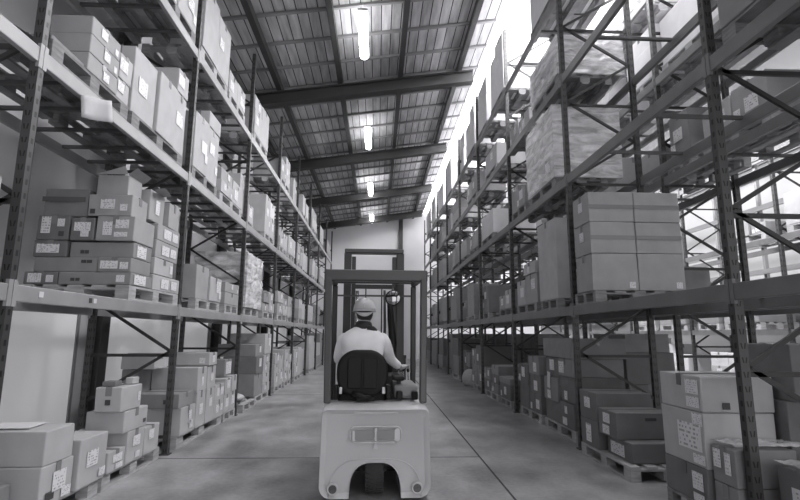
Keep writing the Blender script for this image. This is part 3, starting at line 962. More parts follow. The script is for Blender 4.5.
load('L', 2, 16.8, 18.2, [(1, stack(0.55, 2, ['pale', 'mid']))])
load('L', 2, 18.7, 20.4, [(1, stack(0.6, 1, ['pale'])), (1, [(0.5, 'mid')])])
load('L', 2, 21.2, 23.0, [(1, stack(0.55, 2, ['mid', 'pale']))])
load('L', 2, 24.0, 26.0, [(1, [(0.7, 'mid')])])
# ---------------- left rack, upper shelf
load('L', 3, 3.6, 4.8, [(1, [(0.7, 'pale')])], wood='wood_dark')
load('L', 3, 5.0, 6.22, [(1, [(0.5, 'pale'), (0.5, 'pale')]), (1, [(0.55, 'pale'), (0.45, 'pale')])], wood='wood_dark')
load('L', 3, 6.42, 7.66, [(1, [(0.95, 'pale')]), (1, [(0.9, 'pale')])])
load('L', 3, 7.75, 8.75, [(1, [(0.38, 'pale')]), (1, [(0.42, 'pale')])])
load('L', 3, 9.4, 10.6, [(1, [(0.5, 'pale'), (0.28, 'pale')]), (1, [(0.8, 'pale')])])
load('L', 3, 12.1, 13.5, [(1, [(0.5, 'mid')]), (1, [(0.75, 'pale')])])
load('L', 3, 14.6, 15.5, [(1, [(0.72, 'pale')])])
load('L', 3, 16.0, 17.2, [(1, stack(0.6, 1, ['pale'])), (1, [(0.45, 'pale')])])
load('L', 3, 18.2, 19.6, [(1, stack(0.75, 2, ['pale', 'mid']))])
load('L', 3, 20.6, 22.2, [(1, stack(0.65, 1, ['mid']))])
load('L', 3, 23.2, 25.8, [(1, stack(0.6, 1, ['mid'])), (1, [(0.5, 'mid')])])
# paper sheet hanging from the middle beam
ps = MB()
nn = 6
for i in range(nn + 1):
    for j in range(5):
        y, z = -0.11 + 0.22 * i / nn, -0.20 * j / 4
        ps.v.append((0.006 + 0.012 * math.sin(i * 1.1 + j * 0.5) + 0.006 * j, y + 0.006 * j, z))
for i in range(nn):
    for j in range(4):
        a = i * 5 + j
        ps.f.append((a, a + 1, a + 6, a + 5))
ps = ps.build('paper_notice', M['paper'], loc=(-2.342, 3.98, 3.332), smooth=True)
ps.rotation_euler = (0, 0, math.radians(-62))
s = ps.modifiers.new('thick', 'SOLIDIFY'); s.thickness = 0.002
tag(ps, 'curled white paper sheet hanging over the left middle beam', 'paper')

# ---------------- right rack, floor row
GR = GROUP['R']
def cr_(b, shade, label, labels=(), **k):
    NCART[0] += 1
    return carton(b, shade, label, GR, labels=labels, **k)
pallet(2.79, 4.16, 0, 'wooden pallet under the three-high stack by the first right upright', 'pallets on the right rack', True, 'wood_dark', 0.62, lx=0.56)
P1 = 'three-high labelled stack beside the first right upright'
cr_((2.50, 3.07, 3.89, 4.46, 0.146, 0.42), 'dark', 'bottom carton of the three-high stack behind the first right upright', [('w', 0.2, 0.6, 0.13, 0.13), ('w', 0.2, 0.15, 0.13, 0.06)], tape_mat='tape_dark')
cr_((2.50, 3.07, 3.88, 4.45, 0.421, 0.835), 'pale', 'middle carton with papers stuck on it, three-high stack by the first right upright', [('w', 0.32, 0.52, 0.30, 0.2), ('w', 0.12, 0.86, 0.12, 0.09), ('w', 0.14, 0.14, 0.14, 0.07)], tape=False)
cr_((2.50, 3.08, 3.87, 4.44, 0.836, 1.11), 'pale', 'top carton of the three-high stack by the first right upright', [('w', 0.2, 0.68, 0.16, 0.11), ('w', 0.2, 0.25, 0.16, 0.08)], marks=[('n', 0.32, 0.18, 0.06, 0.05)], tape_mat='tape_dark')
pallet(2.9, 3.16, 0, 'wooden pallet across the foot of the first right upright', 'pallets on the right rack', True, 'wood_dark', 0.62, lx=0.40)
cr_((2.53, 2.99, 3.605, 3.865, 0.003, 0.36), 'grey', 'lower carton tucked between the first right upright and the three-high stack')
cr_((2.53, 2.99, 3.605, 3.865, 0.361, 0.62), 'grey', 'film-topped carton tucked between the first right upright and the three-high stack', [('w', 0.74, 0.66, 0.08, 0.13), ('w', 0.3, 0.58, 0.06, 0.15)])
cr_((2.74, 3.30, 2.9, 3.50, 0.146, 0.555), 'dark', 'film-covered carton at the bottom right corner', [('w', 0.6, 0.55, 0.24, 0.14)])
cr_((3.10, 3.62, 3.78, 4.35, 0.003, 0.5), 'dark', 'bottom dark carton of the stack at the right edge behind the first upright')
cr_((3.10, 3.62, 3.78, 4.35, 0.501, 0.93), 'dark', 'middle dark carton of the stack at the right edge behind the first upright', [('n', 0.35, 0.5, 0.2, 0.12)])
cr_((3.12, 3.62, 3.72, 4.3, 0.931, 1.36), 'dark', 'top carton of the stack at the right edge behind the first upright')
fm = MB()
nx, ny = 14, 10
for i in range(nx + 1):
    for j in range(ny + 1):
        x, y = 2.54 + 0.56 * i / nx, 3.60 + 0.265 * j / ny
        fm.v.append((x - 2.82, y - 3.73, 0.010 + 0.012 * abs(math.sin(i * 1.7 + j * 0.6)) + random.uniform(0, 0.008)))
for i in range(nx):
    for j in range(ny):
        a = i * (ny + 1) + j
        fm.f.append((a, a + ny + 1, a + ny + 2, a + 1))
fm = fm.build('stretch_film', M['film'], loc=(2.82, 3.73, 0.626), smooth=True)
tag(fm, 'glossy loose film lying over the tucked carton behind the first right upright', 'plastic film')
fm = MB()
for i in range(nx + 1):
    for j in range(ny + 1):
        x, y = -0.29 + 0.58 * i / nx, -0.31 + 0.62 * j / ny
        fm.v.append((x, y, 0.006 + 0.012 * abs(math.sin(i * 0.9 + j * 1.1)) + random.uniform(0, 0.008)))
for i in range(nx):
    for j in range(ny):
        a = i * (ny + 1) + j
        fm.f.append((a, a + ny + 1, a + ny + 2, a + 1))
fm = fm.build('stretch_film', M['film'], loc=(3.02, 3.2, 0.562), smooth=True)
tag(fm, 'glossy loose film lying over the bottom right corner carton', 'plastic film')
# second load
pallet(2.9, 5.68, 0, 'pale wooden pallet under the low stepped load, right floor row', 'pallets on the right rack', True, 'wood', 1.2)
cr_((2.57, 3.2, 5.17, 5.72, 0.146, 0.345), 'dark', 'low front carton of the stepped load on the pale pallet', [('w', 0.55, 0.45, 0.3, 0.12)], marks=[('n', 0.7, 0.7, 0.1, 0.03)])
cr_((2.50, 3.12, 5.33, 5.76, 0.346, 0.62), 'dark', 'carton with a pale top edge upon the low front one, stepped load', [('w', 0.5, 0.7, 0.16, 0.1), ('w', 0.55, 0.25, 0.16, 0.09)], marks=[('n', 0.6, 0.75, 0.12, 0.03)])
cr_((2.50, 3.15, 5.79, 6.27, 0.146, 0.45), 'dark', 'rear bottom carton of the stepped load on the pale pallet', [('w', 0.5, 0.5, 0.14, 0.2)])
cr_((2.50, 3.15, 5.80, 6.27, 0.451, 0.765), 'dark', 'rear top carton of the stepped load on the pale pallet', [('w', 0.5, 0.6, 0.16, 0.12)])
# third: tall stack past the second upright
pallet(3.07, 7.5, 0, 'wooden pallet under the tall stack past the second right upright', 'pallets on the right rack', True, 'wood', 1.25)
T = 'tall stack past the second right upright'
cr_((2.660, 3.4, 6.88, 7.44, 0.146, 0.49), 'dark', 'bottom near carton of the ' + T, [('w', 0.5, 0.7, 0.1, 0.1), ('w', 0.6, 0.25, 0.16, 0.1)])
cr_((2.690, 3.4, 6.88, 7.44, 0.491, 0.84), 'dark', 'second near carton up of the ' + T, [('w', 0.6, 0.25, 0.12, 0.12)])
cr_((2.672, 3.4, 6.9, 7.44, 0.841, 1.09), 'grey', 'third near carton up of the ' + T, [('w', 0.75, 0.5, 0.2, 0.16)])
cr_((2.660, 3.45, 6.9, 8.05, 1.092, 1.37), 'grey', 'long lid carton across the top of the ' + T)
cr_((2.682, 3.4, 7.47, 8.08, 0.146, 0.44), 'dark', 'bottom far carton of the ' + T)
cr_((2.660, 3.4, 7.47, 8.08, 0.441, 0.79), 'grey', 'second far carton up of the ' + T, [('w', 0.6, 0.25, 0.14, 0.12)])
cr_((2.695, 3.4, 7.47, 8.05, 0.791, 1.09), 'dark', 'third far carton up of the ' + T, [('w', 0.5, 0.6, 0.2, 0.16)])
pn = MB().box(-0.003, 0.0, -0.06, 0.06, -0.24, 0).build('paper_notice', M['paper'], loc=(2.652, 7.8, 0.86))
pn.rotation_euler = (0.12, 0, 0)
tag(pn, 'white paper strip hanging on the tall stack past the second right upright', 'paper')
COUNT[('R', 0)] = 2
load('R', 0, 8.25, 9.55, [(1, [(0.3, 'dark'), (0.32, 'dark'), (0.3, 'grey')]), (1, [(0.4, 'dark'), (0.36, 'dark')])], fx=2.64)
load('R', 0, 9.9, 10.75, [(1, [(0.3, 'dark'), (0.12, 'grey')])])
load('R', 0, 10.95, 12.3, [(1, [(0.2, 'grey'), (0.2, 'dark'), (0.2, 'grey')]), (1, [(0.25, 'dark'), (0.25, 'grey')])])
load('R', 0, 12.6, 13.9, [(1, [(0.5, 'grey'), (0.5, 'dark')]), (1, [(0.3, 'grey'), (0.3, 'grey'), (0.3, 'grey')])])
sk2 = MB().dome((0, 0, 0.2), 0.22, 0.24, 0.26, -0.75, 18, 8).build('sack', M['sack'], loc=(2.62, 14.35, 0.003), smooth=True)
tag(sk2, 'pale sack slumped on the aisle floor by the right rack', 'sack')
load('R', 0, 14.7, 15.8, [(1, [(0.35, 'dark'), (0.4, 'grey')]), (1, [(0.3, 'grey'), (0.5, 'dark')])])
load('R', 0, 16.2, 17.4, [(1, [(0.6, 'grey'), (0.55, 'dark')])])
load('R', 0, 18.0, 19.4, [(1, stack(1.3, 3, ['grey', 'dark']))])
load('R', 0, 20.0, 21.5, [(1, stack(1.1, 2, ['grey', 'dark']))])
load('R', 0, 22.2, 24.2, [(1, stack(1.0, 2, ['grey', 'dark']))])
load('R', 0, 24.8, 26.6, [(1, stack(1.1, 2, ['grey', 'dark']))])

# ---------------- right rack, lowest shelf
COUNT[('R', 1)] = 0
pallet(3.14, 6.15, R_LV[0], 'wooden pallet under the big six-carton block, right lowest shelf', 'pallets on the right rack', True, 'wood_dark', 0.62, lx=1.1)
zz = (1.948, 2.40, 2.79, 3.17)
nm = ('bottom', 'middle', 'top')
for r in range(3):
    for c_, (xa, xb) in enumerate(((2.575, 3.14), (3.145, 3.72))):
        o = cr_((xa, xb, 5.86, 6.35, zz[r] + (0.001 if r else 0), zz[r + 1]), 'mid', '%s %s carton of the big six-carton block, right lowest shelf' % (nm[r], ('aisle-side', 'inner')[c_]),
                [('n', 0.86, 0.15, 0.075, 0.075)] if r == 0 else ([('w', 0.5, 0.6, 0.12, 0.12)] if c_ == 0 else []), tape_side=False)
        if r:
            hh = zz[r + 1] - zz[r]
            MB().box(-(xb - xa) / 2 + 0.004, (xb - xa) / 2 - 0.004, -0.003, 0, -0.025, 0.025).build('tape', M['tape'], o, (0, -0.2465, hh * 0.5))
for r, (za, zb_) in enumerate(((1.948, 2.2), (2.201, 2.45), (2.451, 2.72), (2.721, 3.0))):
    cr_((2.665, 3.12, 6.38, 6.8, za, zb_), 'pale' if r % 2 else 'mid', '%s labelled carton behind the big six-carton block' % ('lowest', 'second', 'third', 'topmost')[r], [('w', 0.5, 0.55, 0.2, 0.16)])
load('R', 1, 7.12, 7.92, [(1, [(1.2, 'pale')])], wood='wood_dark', labels=False)
load('R', 1, 8.1, 9.3, [(1, [(0.5, 'mid'), (0.2, 'pale')]), (0.8, [(0.45, 'pale')])], wood='wood_dark')
load('R', 1, 9.6, 10.7, [(1, [(0.36, 'pale')]), (1, [(0.28, 'mid')])], wood='wood_dark')
load('R', 1, 12.05, 13.3, [(0.7, [(0.66, 'grey', 1.0)]), (0.8, [(0.75, 'mid')])], depth=0.86)
load('R', 1, 13.4, 14.4, [(1, [(0.85, 'mid')])])
load('R', 1, 15.0, 16.1, [(1, stack(0.5, 2, ['grey', 'mid']))])
load('R', 1, 16.5, 17.9, [(1, stack(1.0, 2, ['mid'])), (1, stack(0.8, 1, ['mid']))])
load('R', 1, 18.4, 20.0, [(1, stack(0.9, 2, ['mid', 'grey']))])
load('R', 1, 20.8, 22.6, [(1, stack(1.0, 2, ['mid']))])
load('R', 1, 23.4, 26.0, [(1, stack(0.9, 1, ['mid'])), (1, [(0.8, 'mid')])])
# ---------------- right rack, second shelf
load('R', 2, 0.9, 2.1, [(1, [(0.7, 'mid')])])
load('R', 2, 2.2, 3.4, [(1, [(0.8, 'grey')])])
w = load('R', 2, 7.02, 8.3, [(1, [(0.36, 'pale', 1.0), (0.36, 'white', 1.0), (0.36, 'pale', 1.0)]), (1, [(0.3, 'white', 1.0), (0.4, 'white', 1.0), (0.38, 'white', 1.0)])], depth=0.98, wood='wood_dark')
film((2.60, 3.62, 7.0, 8.32, 3.73, 4.86), 'crinkled stretch film round the load past the second right upright, second shelf')
load('R', 2, 8.5, 9.7, [(1, [(0.34, 'mid')]), (1, [(0.5, 'mid')])], wood='wood_dark')
o = load('R', 2, 11.05, 12.3, [(1, [(0.56, 'white', 1.0)])], depth=1.0, labels=False)
load('R', 2, 12.9, 13.9, [(1, [(0.45, 'pale')]), (1, [(0.4, 'mid')])])
load('R', 2, 14.3, 15.4, [(1, [(0.5, 'pale')])])
load('R', 2, 15.9, 17.3, [(1, stack(0.7, 2, ['mid', 'pale'])), (1, [(0.6, 'pale')])])
load('R', 2, 18.0, 19.5, [(1, [(0.65, 'mid')])])
load('R', 2, 20.4, 22.2, [(1, stack(0.8, 2, ['mid', 'pale']))])
load('R', 2, 23.2, 25.8, [(1, [(0.8, 'mid')]), (1, [(0.6, 'mid')])])
# ---------------- right rack, third shelf
load('R', 3, 2.2, 3.4, [(1, [(0.8, 'grey')])])
load('R', 3, 6.7, 7.95, [(1, [(0.3, 'pale', 1.0), (0.28, 'white', 1.0)]), (1, [(0.34, 'pale', 1.0), (0.3, 'white', 1.0)])], depth=0.98)
film((2.60, 3.60, 6.69, 7.97, 5.21, 5.82), 'crinkled stretch film round the pale load on the right third shelf')
load('R', 3, 8.4, 9.8, [(1, [(0.3, 'pale')]), (1, [(0.4, 'pale')])])
load('R', 3, 10.6, 11.7, [(1, [(0.5, 'pale')])])
load('R', 3, 12.7, 14.2, [(1, [(0.55, 'mid')]), (1, [(0.45, 'pale')])])
load('R', 3, 15.8, 17.2, [(1, stack(0.7, 2, ['pale', 'mid']))])
load('R', 3, 18.0, 19.8, [(1, [(0.65, 'pale')])])
load('R', 3, 20.8, 22.8, [(1, [(0.75, 'mid')])])
load('R', 3, 23.6, 26.0, [(1, [(0.7, 'mid')])])
# ---------------- right rack, topmost shelf
load('R', 4, 3.7, 4.9, [(1, [(0.6, 'white')])], labels=False)
load('R', 4, 5.1, 6.3, [(1, [(0.5, 'white')])], labels=False)
load('R', 4, 6.7, 7.9, [(1, [(0.9, 'white')])], labels=False)
load('R', 4, 9.75, 10.95, [(1, [(1.3, 'white')]), (0.8, [(1.15, 'white')])])
load('R', 4, 11.4, 12.5, [(1, [(0.7, 'white'), (0.5, 'white')])])
load('R', 4, 12.9, 14.2, [(1, [(1.2, 'white')]), (1, [(0.9, 'white')])])
load('R', 4, 15.0, 16.4, [(1, [(0.7, 'white'), (0.6, 'white')])])
load('R', 4, 17.2, 18.6, [(1, [(1.2, 'white')])])
load('R', 4, 19.5, 21.2, [(1, [(1.0, 'white')])])
load('R', 4, 22.0, 23.8, [(1, [(1.2, 'white')])])
load('R', 4, 24.6, 26.4, [(1, [(1.1, 'white')])])

# ---------------- the rack standing back to back with the right one
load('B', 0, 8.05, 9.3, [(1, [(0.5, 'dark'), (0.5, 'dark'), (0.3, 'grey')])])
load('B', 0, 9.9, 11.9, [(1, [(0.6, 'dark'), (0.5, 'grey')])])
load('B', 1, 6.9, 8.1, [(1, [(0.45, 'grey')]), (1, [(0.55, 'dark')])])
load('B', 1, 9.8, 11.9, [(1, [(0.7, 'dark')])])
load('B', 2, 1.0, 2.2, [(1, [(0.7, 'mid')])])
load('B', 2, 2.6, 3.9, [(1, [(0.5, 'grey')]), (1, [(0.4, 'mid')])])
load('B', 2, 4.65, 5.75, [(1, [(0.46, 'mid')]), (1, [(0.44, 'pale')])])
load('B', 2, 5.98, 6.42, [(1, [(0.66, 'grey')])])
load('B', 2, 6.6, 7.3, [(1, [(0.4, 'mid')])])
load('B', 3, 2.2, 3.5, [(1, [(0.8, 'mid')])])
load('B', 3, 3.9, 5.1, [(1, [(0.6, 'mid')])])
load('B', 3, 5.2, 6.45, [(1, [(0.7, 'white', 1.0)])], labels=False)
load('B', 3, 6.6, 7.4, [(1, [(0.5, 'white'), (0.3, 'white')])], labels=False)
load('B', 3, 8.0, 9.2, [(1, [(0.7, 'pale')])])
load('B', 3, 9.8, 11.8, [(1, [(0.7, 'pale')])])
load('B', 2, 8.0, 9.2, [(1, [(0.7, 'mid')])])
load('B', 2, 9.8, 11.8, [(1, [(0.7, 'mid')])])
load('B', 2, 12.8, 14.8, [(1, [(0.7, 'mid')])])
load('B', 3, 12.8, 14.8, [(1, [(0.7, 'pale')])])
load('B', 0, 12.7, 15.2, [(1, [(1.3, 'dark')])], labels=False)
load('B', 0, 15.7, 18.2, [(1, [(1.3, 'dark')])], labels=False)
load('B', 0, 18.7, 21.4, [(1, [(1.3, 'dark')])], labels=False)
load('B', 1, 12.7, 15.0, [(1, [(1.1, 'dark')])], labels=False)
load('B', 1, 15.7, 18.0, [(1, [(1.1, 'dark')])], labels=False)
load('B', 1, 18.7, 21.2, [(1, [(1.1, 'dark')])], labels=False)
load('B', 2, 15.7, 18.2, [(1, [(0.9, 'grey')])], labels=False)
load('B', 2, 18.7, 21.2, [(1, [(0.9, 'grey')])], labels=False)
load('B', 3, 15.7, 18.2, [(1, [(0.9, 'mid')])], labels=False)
for y0 in (1.0, 2.4, 3.8, 5.2, 6.9, 8.3, 9.9):
    load('B', 4, y0, y0 + 1.2, [(1, [(random.uniform(0.4, 0.9), 'pale')])], labels=False)
# ---------------- the rack by the windows
load('F', 0, 6.3, 7.4, [(1, [(0.5, 'grey'), (0.5, 'mid')])])
load('F', 0, 8.6, 10.0, [(1, [(0.35, 'white'), (0.35, 'white')]), (1, [(0.5, 'white')])])
load('F', 0, 10.4, 11.6, [(1, [(0.4, 'white'), (0.5, 'white')]), (1, [(0.3, 'white'), (0.3, 'pale'), (0.3, 'white')])])
load('F', 0, 12.4, 14.0, [(1, [(0.4, 'white'), (0.4, 'white')]), (1, [(0.35, 'pale'), (0.35, 'white'), (0.35, 'white')])])
load('F', 0, 14.4, 15.1, [(1, [(0.6, 'white'), (0.6, 'white')])])
load('F', 1, 6.4, 7.6, [(1, [(0.3, 'mid')])])
load('F', 1, 9.9, 11.0, [(1, [(0.55, 'grey')]), (1, [(0.5, 'mid')])])
load('F', 1, 11.15, 11.95, [(1, [(0.6, 'grey'), (0.3, 'mid')])])
load('F', 1, 12.35, 13.6, [(1, [(0.6, 'grey')]), (1, [(0.6, 'grey'), (0.35, 'mid')])])
load('F', 1, 13.8, 14.9, [(1, [(0.9, 'mid')])])
load('F', 2, 7.7, 9.0, [(1, [(0.62, 'pale', 1.0)])], labels=True)
load('F', 2, 9.5, 10.6, [(0.6, [(0.22, 'mid')]), (1, [(0.3, 'mid')])])

# ------------------------------------------------------------------ forklift truck seen from behind
FL = thing('forklift', (0.0, 4.60, 0.0), 'pale electric forklift driving away down the middle of the aisle', 'forklift', rz=math.radians(1.6))
W = 0.492
def arch(xw, zt, n=18, x0=0.0):
    """points of an arch from right foot over the top to the left foot"""
    return [(x0 + xw * math.copysign(abs(math.cos(t)) ** 0.62, math.cos(t)), zt * math.sin(t) ** 0.8 if 0 < t < math.pi else 0) for t in [math.pi * i / n for i in range(n + 1)]]
def body_ring(ww, z0, z1, rad, xa=0.225, za=0.315):
    """half outline of the counterweight with the wheel arch cut from below"""
    pts = []
    a = arch(xa, za - z0)
    n = 6
    for i in range(n + 1):                      # lower right corner
        t = -math.pi / 2 + math.pi / 2 * i / n
        pts.append((ww - rad + rad * math.cos(t), z0 + rad + rad * math.sin(t)))
    for i in range(n + 1):                      # upper right corner
        t = math.pi / 2 * i / n
        pts.append((ww - 0.012 - 0.05 + 0.05 * math.cos(t), z1 - 0.05 + 0.05 * math.sin(t)))
    left = [(-x, z) for x, z in reversed(pts)]
    arc = [(x, z0 + z) for x, z in reversed(a)]
    return pts + left + arc                     # arch runs from left to right
def counterweight():
    m = MB()
    secs = []
    # (y, half width, bottom, top, corner radius): the rear face bulges towards the camera
    for y, ww, z0, z1, rad in ((0.035, W - 0.055, 0.06, 0.72, 0.07), (0.006, W - 0.025, 0.035, 0.75, 0.09), (0.0, W - 0.01, 0.025, 0.760, 0.10), (0.05, W, 0.02, 0.77, 0.10), (0.30, W + 0.005, 0.02, 0.775, 0.10), (0.56, W + 0.005, 0.02, 0.775, 0.10)):
        ring = body_ring(ww, z0, z1, rad)
        n = len(m.v)
        for x, z in ring:
            m.v.append((x, y, z))
        secs.append((n, len(ring)))
    for (n0, k), (n1, _) in zip(secs, secs[1:]):
        for i in range(k):
            j = (i + 1) % k
            m.f.append((n0 + i, n0 + j, n1 + j, n1 + i))
    m.f.append(tuple(reversed(range(secs[0][0], secs[0][0] + secs[0][1]))))
    m.f.append(tuple(range(secs[-1][0], secs[-1][0] + secs[-1][1])))
    return m
cw = counterweight().build('counterweight', M['lift_body'], FL, smooth=True)
e = cw.modifiers.new('split', 'EDGE_SPLIT'); e.split_angle = math.radians(38)
# raised lip round the wheel arch
lip = MB()
outer, inner = arch(0.40, 0.315), arch(0.31, 0.30)
outline = [(x, 0.066 + z) for x, z in outer]
lipm = MB()
pts3 = [(x, 0.0022, 0.035 + z) for x, z in outer]
lipm.tube(pts3, 0.0035, 8)
lipm.build('arch_moulding', M['lift_body'], cw, smooth=True)
# grab recess with two insets
def rrect(x0, x1, z0, z1, r, n=5):
    p = []
    for cx, cz, a in ((x1 - r, z0 + r, -90), (x1 - r, z1 - r, 0), (x0 + r, z1 - r, 90), (x0 + r, z0 + r, 180)):
        for i in range(n + 1):
            t = math.radians(a + 90 * i / n)
            p.append((cx + r * math.cos(t), cz + r * math.sin(t)))
    return p
rec = MB().tube([(x, -0.003, z) for x, z in rrect(-0.225, 0.225, 0.50, 0.635, 0.05)] + [(0.175, -0.003, 0.50)], 0.006, 8)
rec = rec.build('grab_recess', M['lift_body'], cw, (0, 0, -0.018), smooth=True)
MB().prism(rrect(-0.195, -0.012, 0.525, 0.605, 0.025), -0.007, 0.004).build('inset', M['console'], rec)
MB().prism(rrect(0.012, 0.175, 0.525, 0.605, 0.025), -0.007, 0.004).build('inset', M['console'], rec)
MB().prism(rrect(-0.203, -0.183, 0.515, 0.60, 0.009), -0.012, 0.002).build('latch', M['paper'], rec)
MB().prism(rrect(-0.009, 0.009, 0.515, 0.625, 0.006), -0.012, 0.002).build('latch', M['chrome'], rec)
MB().prism(rrect(0.165, 0.212, 0.515, 0.62, 0.02), -0.010, 0.002).build('latch', M['paper'], rec)
MB().prism([(-0.022, 0.430), (0.022, 0.430), (0.014, 0.452), (0.007, 0.475), (-0.007, 0.475), (-0.014, 0.452)], -0.005, 0.004).build('emblem', M['paper'], cw)
MB().prism(rrect(-0.19, 0.20, 0.728, 0.738, 0.004), -0.002, 0.02).build('hood_seam', M['lift_body'], cw)
for s in (-1, 1):
    lamp = MB().torus((0, 0, 0), 0.042, 0.009).build('tail_lamp', M['lift_body'], FL, (s * 0.365, -0.003, 0.105), smooth=True)
    d = MB()
    n = 20
    d.prism([(0.038 * math.cos(2 * math.pi * i / n), 0.038 * math.sin(2 * math.pi * i / n)) for i in range(n)], -0.006, 0.012)
    d.build('lens', M['lens'], lamp)
    MB().bar((-0.03, -0.008, 0.0), (0.03, -0.008, 0.012), 0.004, 0.004).build('lens_bar', M['lift_dark'], lamp)
# steer wheel in the arch
wh = MB()
n = 36
prof = [(-0.085, 0.17), (-0.075, 0.2), (-0.03, 0.212), (0.03, 0.212), (0.075, 0.2), (0.085, 0.17)]
for x, r in prof:
    for i in range(n):
        t = 2 * math.pi * i / n
        wh.v.append((x, r * math.cos(t), r * math.sin(t)))
for k in range(len(prof) - 1):
    for i in range(n):
        j = (i + 1) % n
        wh.f.append((k * n + i, k * n + j, (k + 1) * n + j, (k + 1) * n + i))
wh.f.append(tuple(range(n))); wh.f.append(tuple(reversed(range((len(prof) - 1) * n, len(prof) * n))))
for i in range(n):
    t = 2 * math.pi * i / n
    for s in (-1, 1):
        c, sn = math.cos(t + s * 0.04), math.sin(t + s * 0.04)
        wh.bar((s * 0.012, 0.214 * c, 0.214 * sn), (s * 0.08, 0.205 * math.cos(t + s * 0.12), 0.205 * math.sin(t + s * 0.12)), 0.016, 0.012, (0, c, sn))
wh.build('steer_wheel', M['rubber'], FL, (-0.005, 0.27, 0.214))
ax = MB().tube([(-0.26, 0, 0), (0.26, 0, 0)], 0.05, 12)
ax.box(-0.12, -0.095, -0.04, 0.06, -0.05, 0.2)
ax.box(0.095, 0.12, -0.04, 0.06, -0.05, 0.2)
ax.build('steer_axle', M['lift_dark'], FL, (-0.005, 0.36, 0.214))
# chassis and drive wheels
ch = MB()
ch.box(-0.45, 0.45, 0.561, 1.55, 0.10, 0.50)
ch.box(-0.42, 0.42, 0.561, 0.80, 0.50, 0.70)
ch.box(-0.45, 0.45, 1.25, 1.5, 0.5, 0.80)
ch.build('chassis', M['lift_dark'], FL, bevel=0.02)
for s in (-1, 1):
    t_ = MB().tube([(s * 0.455, 1.38, 0.232), (s * 0.52, 1.38, 0.232)], [0.23, 0.23], 28)
    t_.build('drive_wheel', M['rubber'], FL, bevel=0.015)
# overhead guard
def tubebar(pts, w, h, name, mm='guard', par=FL, bev=0.012):
    m = MB()
    for p, q in zip(pts, pts[1:]):
        m.bar(p, q, w, h, (0, 1, 0))
    return m.build(name, M[mm], par, bevel=bev)
GZ = 2.055
for s in (-1, 1):
    tubebar([(s * 0.448, 0.27, 0.78), (s * 0.478, 0.42, 1.98)], 0.065, 0.08, 'guard_post')
    tubebar([(s * 0.465, 1.42, 0.55), (s * 0.46, 1.30, 1.98)], 0.06, 0.06, 'guard_post', 'lift_dark')
    tubebar([(s * 0.478, 0.42, 2.01), (s * 0.465, 1.32, 2.01)], 0.06, 0.07, 'guard_rail')
MB().bar((-0.515, 0.42, 1.998), (0.515, 0.42, 1.998), 0.08, 0.115, (0, 0, 1)).build('guard_crossbar', M['guard'], FL, bevel=0.015)
MB().bar((-0.48, 1.32, 2.03), (0.48, 1.32, 2.03), 0.06, 0.045, (0, 0, 1)).build('guard_crossbar', M['guard'], FL, bevel=0.012)
for x in (-0.30, -0.18, -0.06, 0.06, 0.18, 0.30):
    MB().bar((x, 0.46, 2.04), (x, 1.30, 2.04), 0.02, 0.02).build('guard_slat', M['guard'], FL)
MB().bar((-0.45, 1.33, 1.865), (0.45, 1.33, 1.865), 0.02, 0.02).build('screen_bar', M['guard'], FL)
# mast beyond the driver
for s in (-1, 1):
    m = MB()
    x0 = s * 0.33
    m.box(x0 - 0.045, x0 + 0.045, 1.62, 1.635, 0.08, 2.42)
    m.box(x0 - 0.045, x0 + 0.045, 1.725, 1.74, 0.08, 2.42)
    m.box(x0 - 0.008, x0 + 0.008, 1.635, 1.725, 0.08, 2.42)
    m.build('mast_rail', M['lift_dark'], FL)
    m = MB()
    x1 = s * 0.255
    m.box(x1 - 0.025, x1 + 0.025, 1.645, 1.66, 0.15, 2.38)
    m.box(x1 - 0.025, x1 + 0.025, 1.72, 1.735, 0.15, 2.38)
    m.box(x1 - 0.008, x1 + 0.008, 1.66, 1.72, 0.15, 2.38)
    m.build('inner_mast_rail', M['lift_dark'], FL)
    MB().tube([(s * 0.205, 1.66, 0.2), (s * 0.205, 1.66, 1.95)], 0.02, 10).build('lift_cylinder', M['chrome'], FL, smooth=True)
    MB().bar((s * 0.10, 1.68, 0.3), (s * 0.10, 1.68, 2.0), 0.016, 0.02).build('lift_chain', M['lift_dark'], FL)
MB().box(-0.37, 0.37, 1.60, 1.75, 2.42, 2.475).build('mast_crossbar', M['guard'], FL, bevel=0.01)
MB().box(-0.27, 0.27, 1.65, 1.73, 1.98, 2.03).build('mast_crossbar', M['lift_dark'], FL)
MB().tube([(0.19, 1.55, 1.90), (0.205, 1.5, 1.6), (0.235, 1.48, 1.3), (0.20, 1.47, 1.05), (0.17, 1.45, 0.8)], [0.03, 0.04, 0.045, 0.04, 0.03], 12).build('hydraulic_hose', M['black'], FL, smooth=True)
MB().tube([(0.13, 1.55, 1.95), (0.135, 1.5, 1.5), (0.12, 1.47, 1.0), (0.12, 1.45, 0.8)], 0.016, 10).build('hydraulic_hose', M['lift_dark'], FL, smooth=True)
cg = MB()
cg.box(-0.42, 0.42, 1.76, 1.79, 0.12, 0.20)
cg.box(-0.42, 0.42, 1.76, 1.79, 0.42, 0.50)
for x in (-0.40, -0.2, 0.0, 0.2, 0.40):
    cg.box(x - 0.015, x + 0.015, 1.79, 1.81, 0.12, 1.15)
cg.box(-0.42, 0.42, 1.79, 1.81, 1.12, 1.16)
cg.build('fork_carriage', M['lift_dark'], FL)
for s in (-1, 1):
    f_ = MB()
    f_.box(s * 0.24 - 0.05, s * 0.24 + 0.05, 1.815, 1.85, 0.06, 0.52)
    f_.box(s * 0.24 - 0.05, s * 0.24 + 0.05, 1.85, 2.85, 0.06, 0.095)
    f_.build('fork', M['lift_dark'], FL, bevel=0.006)
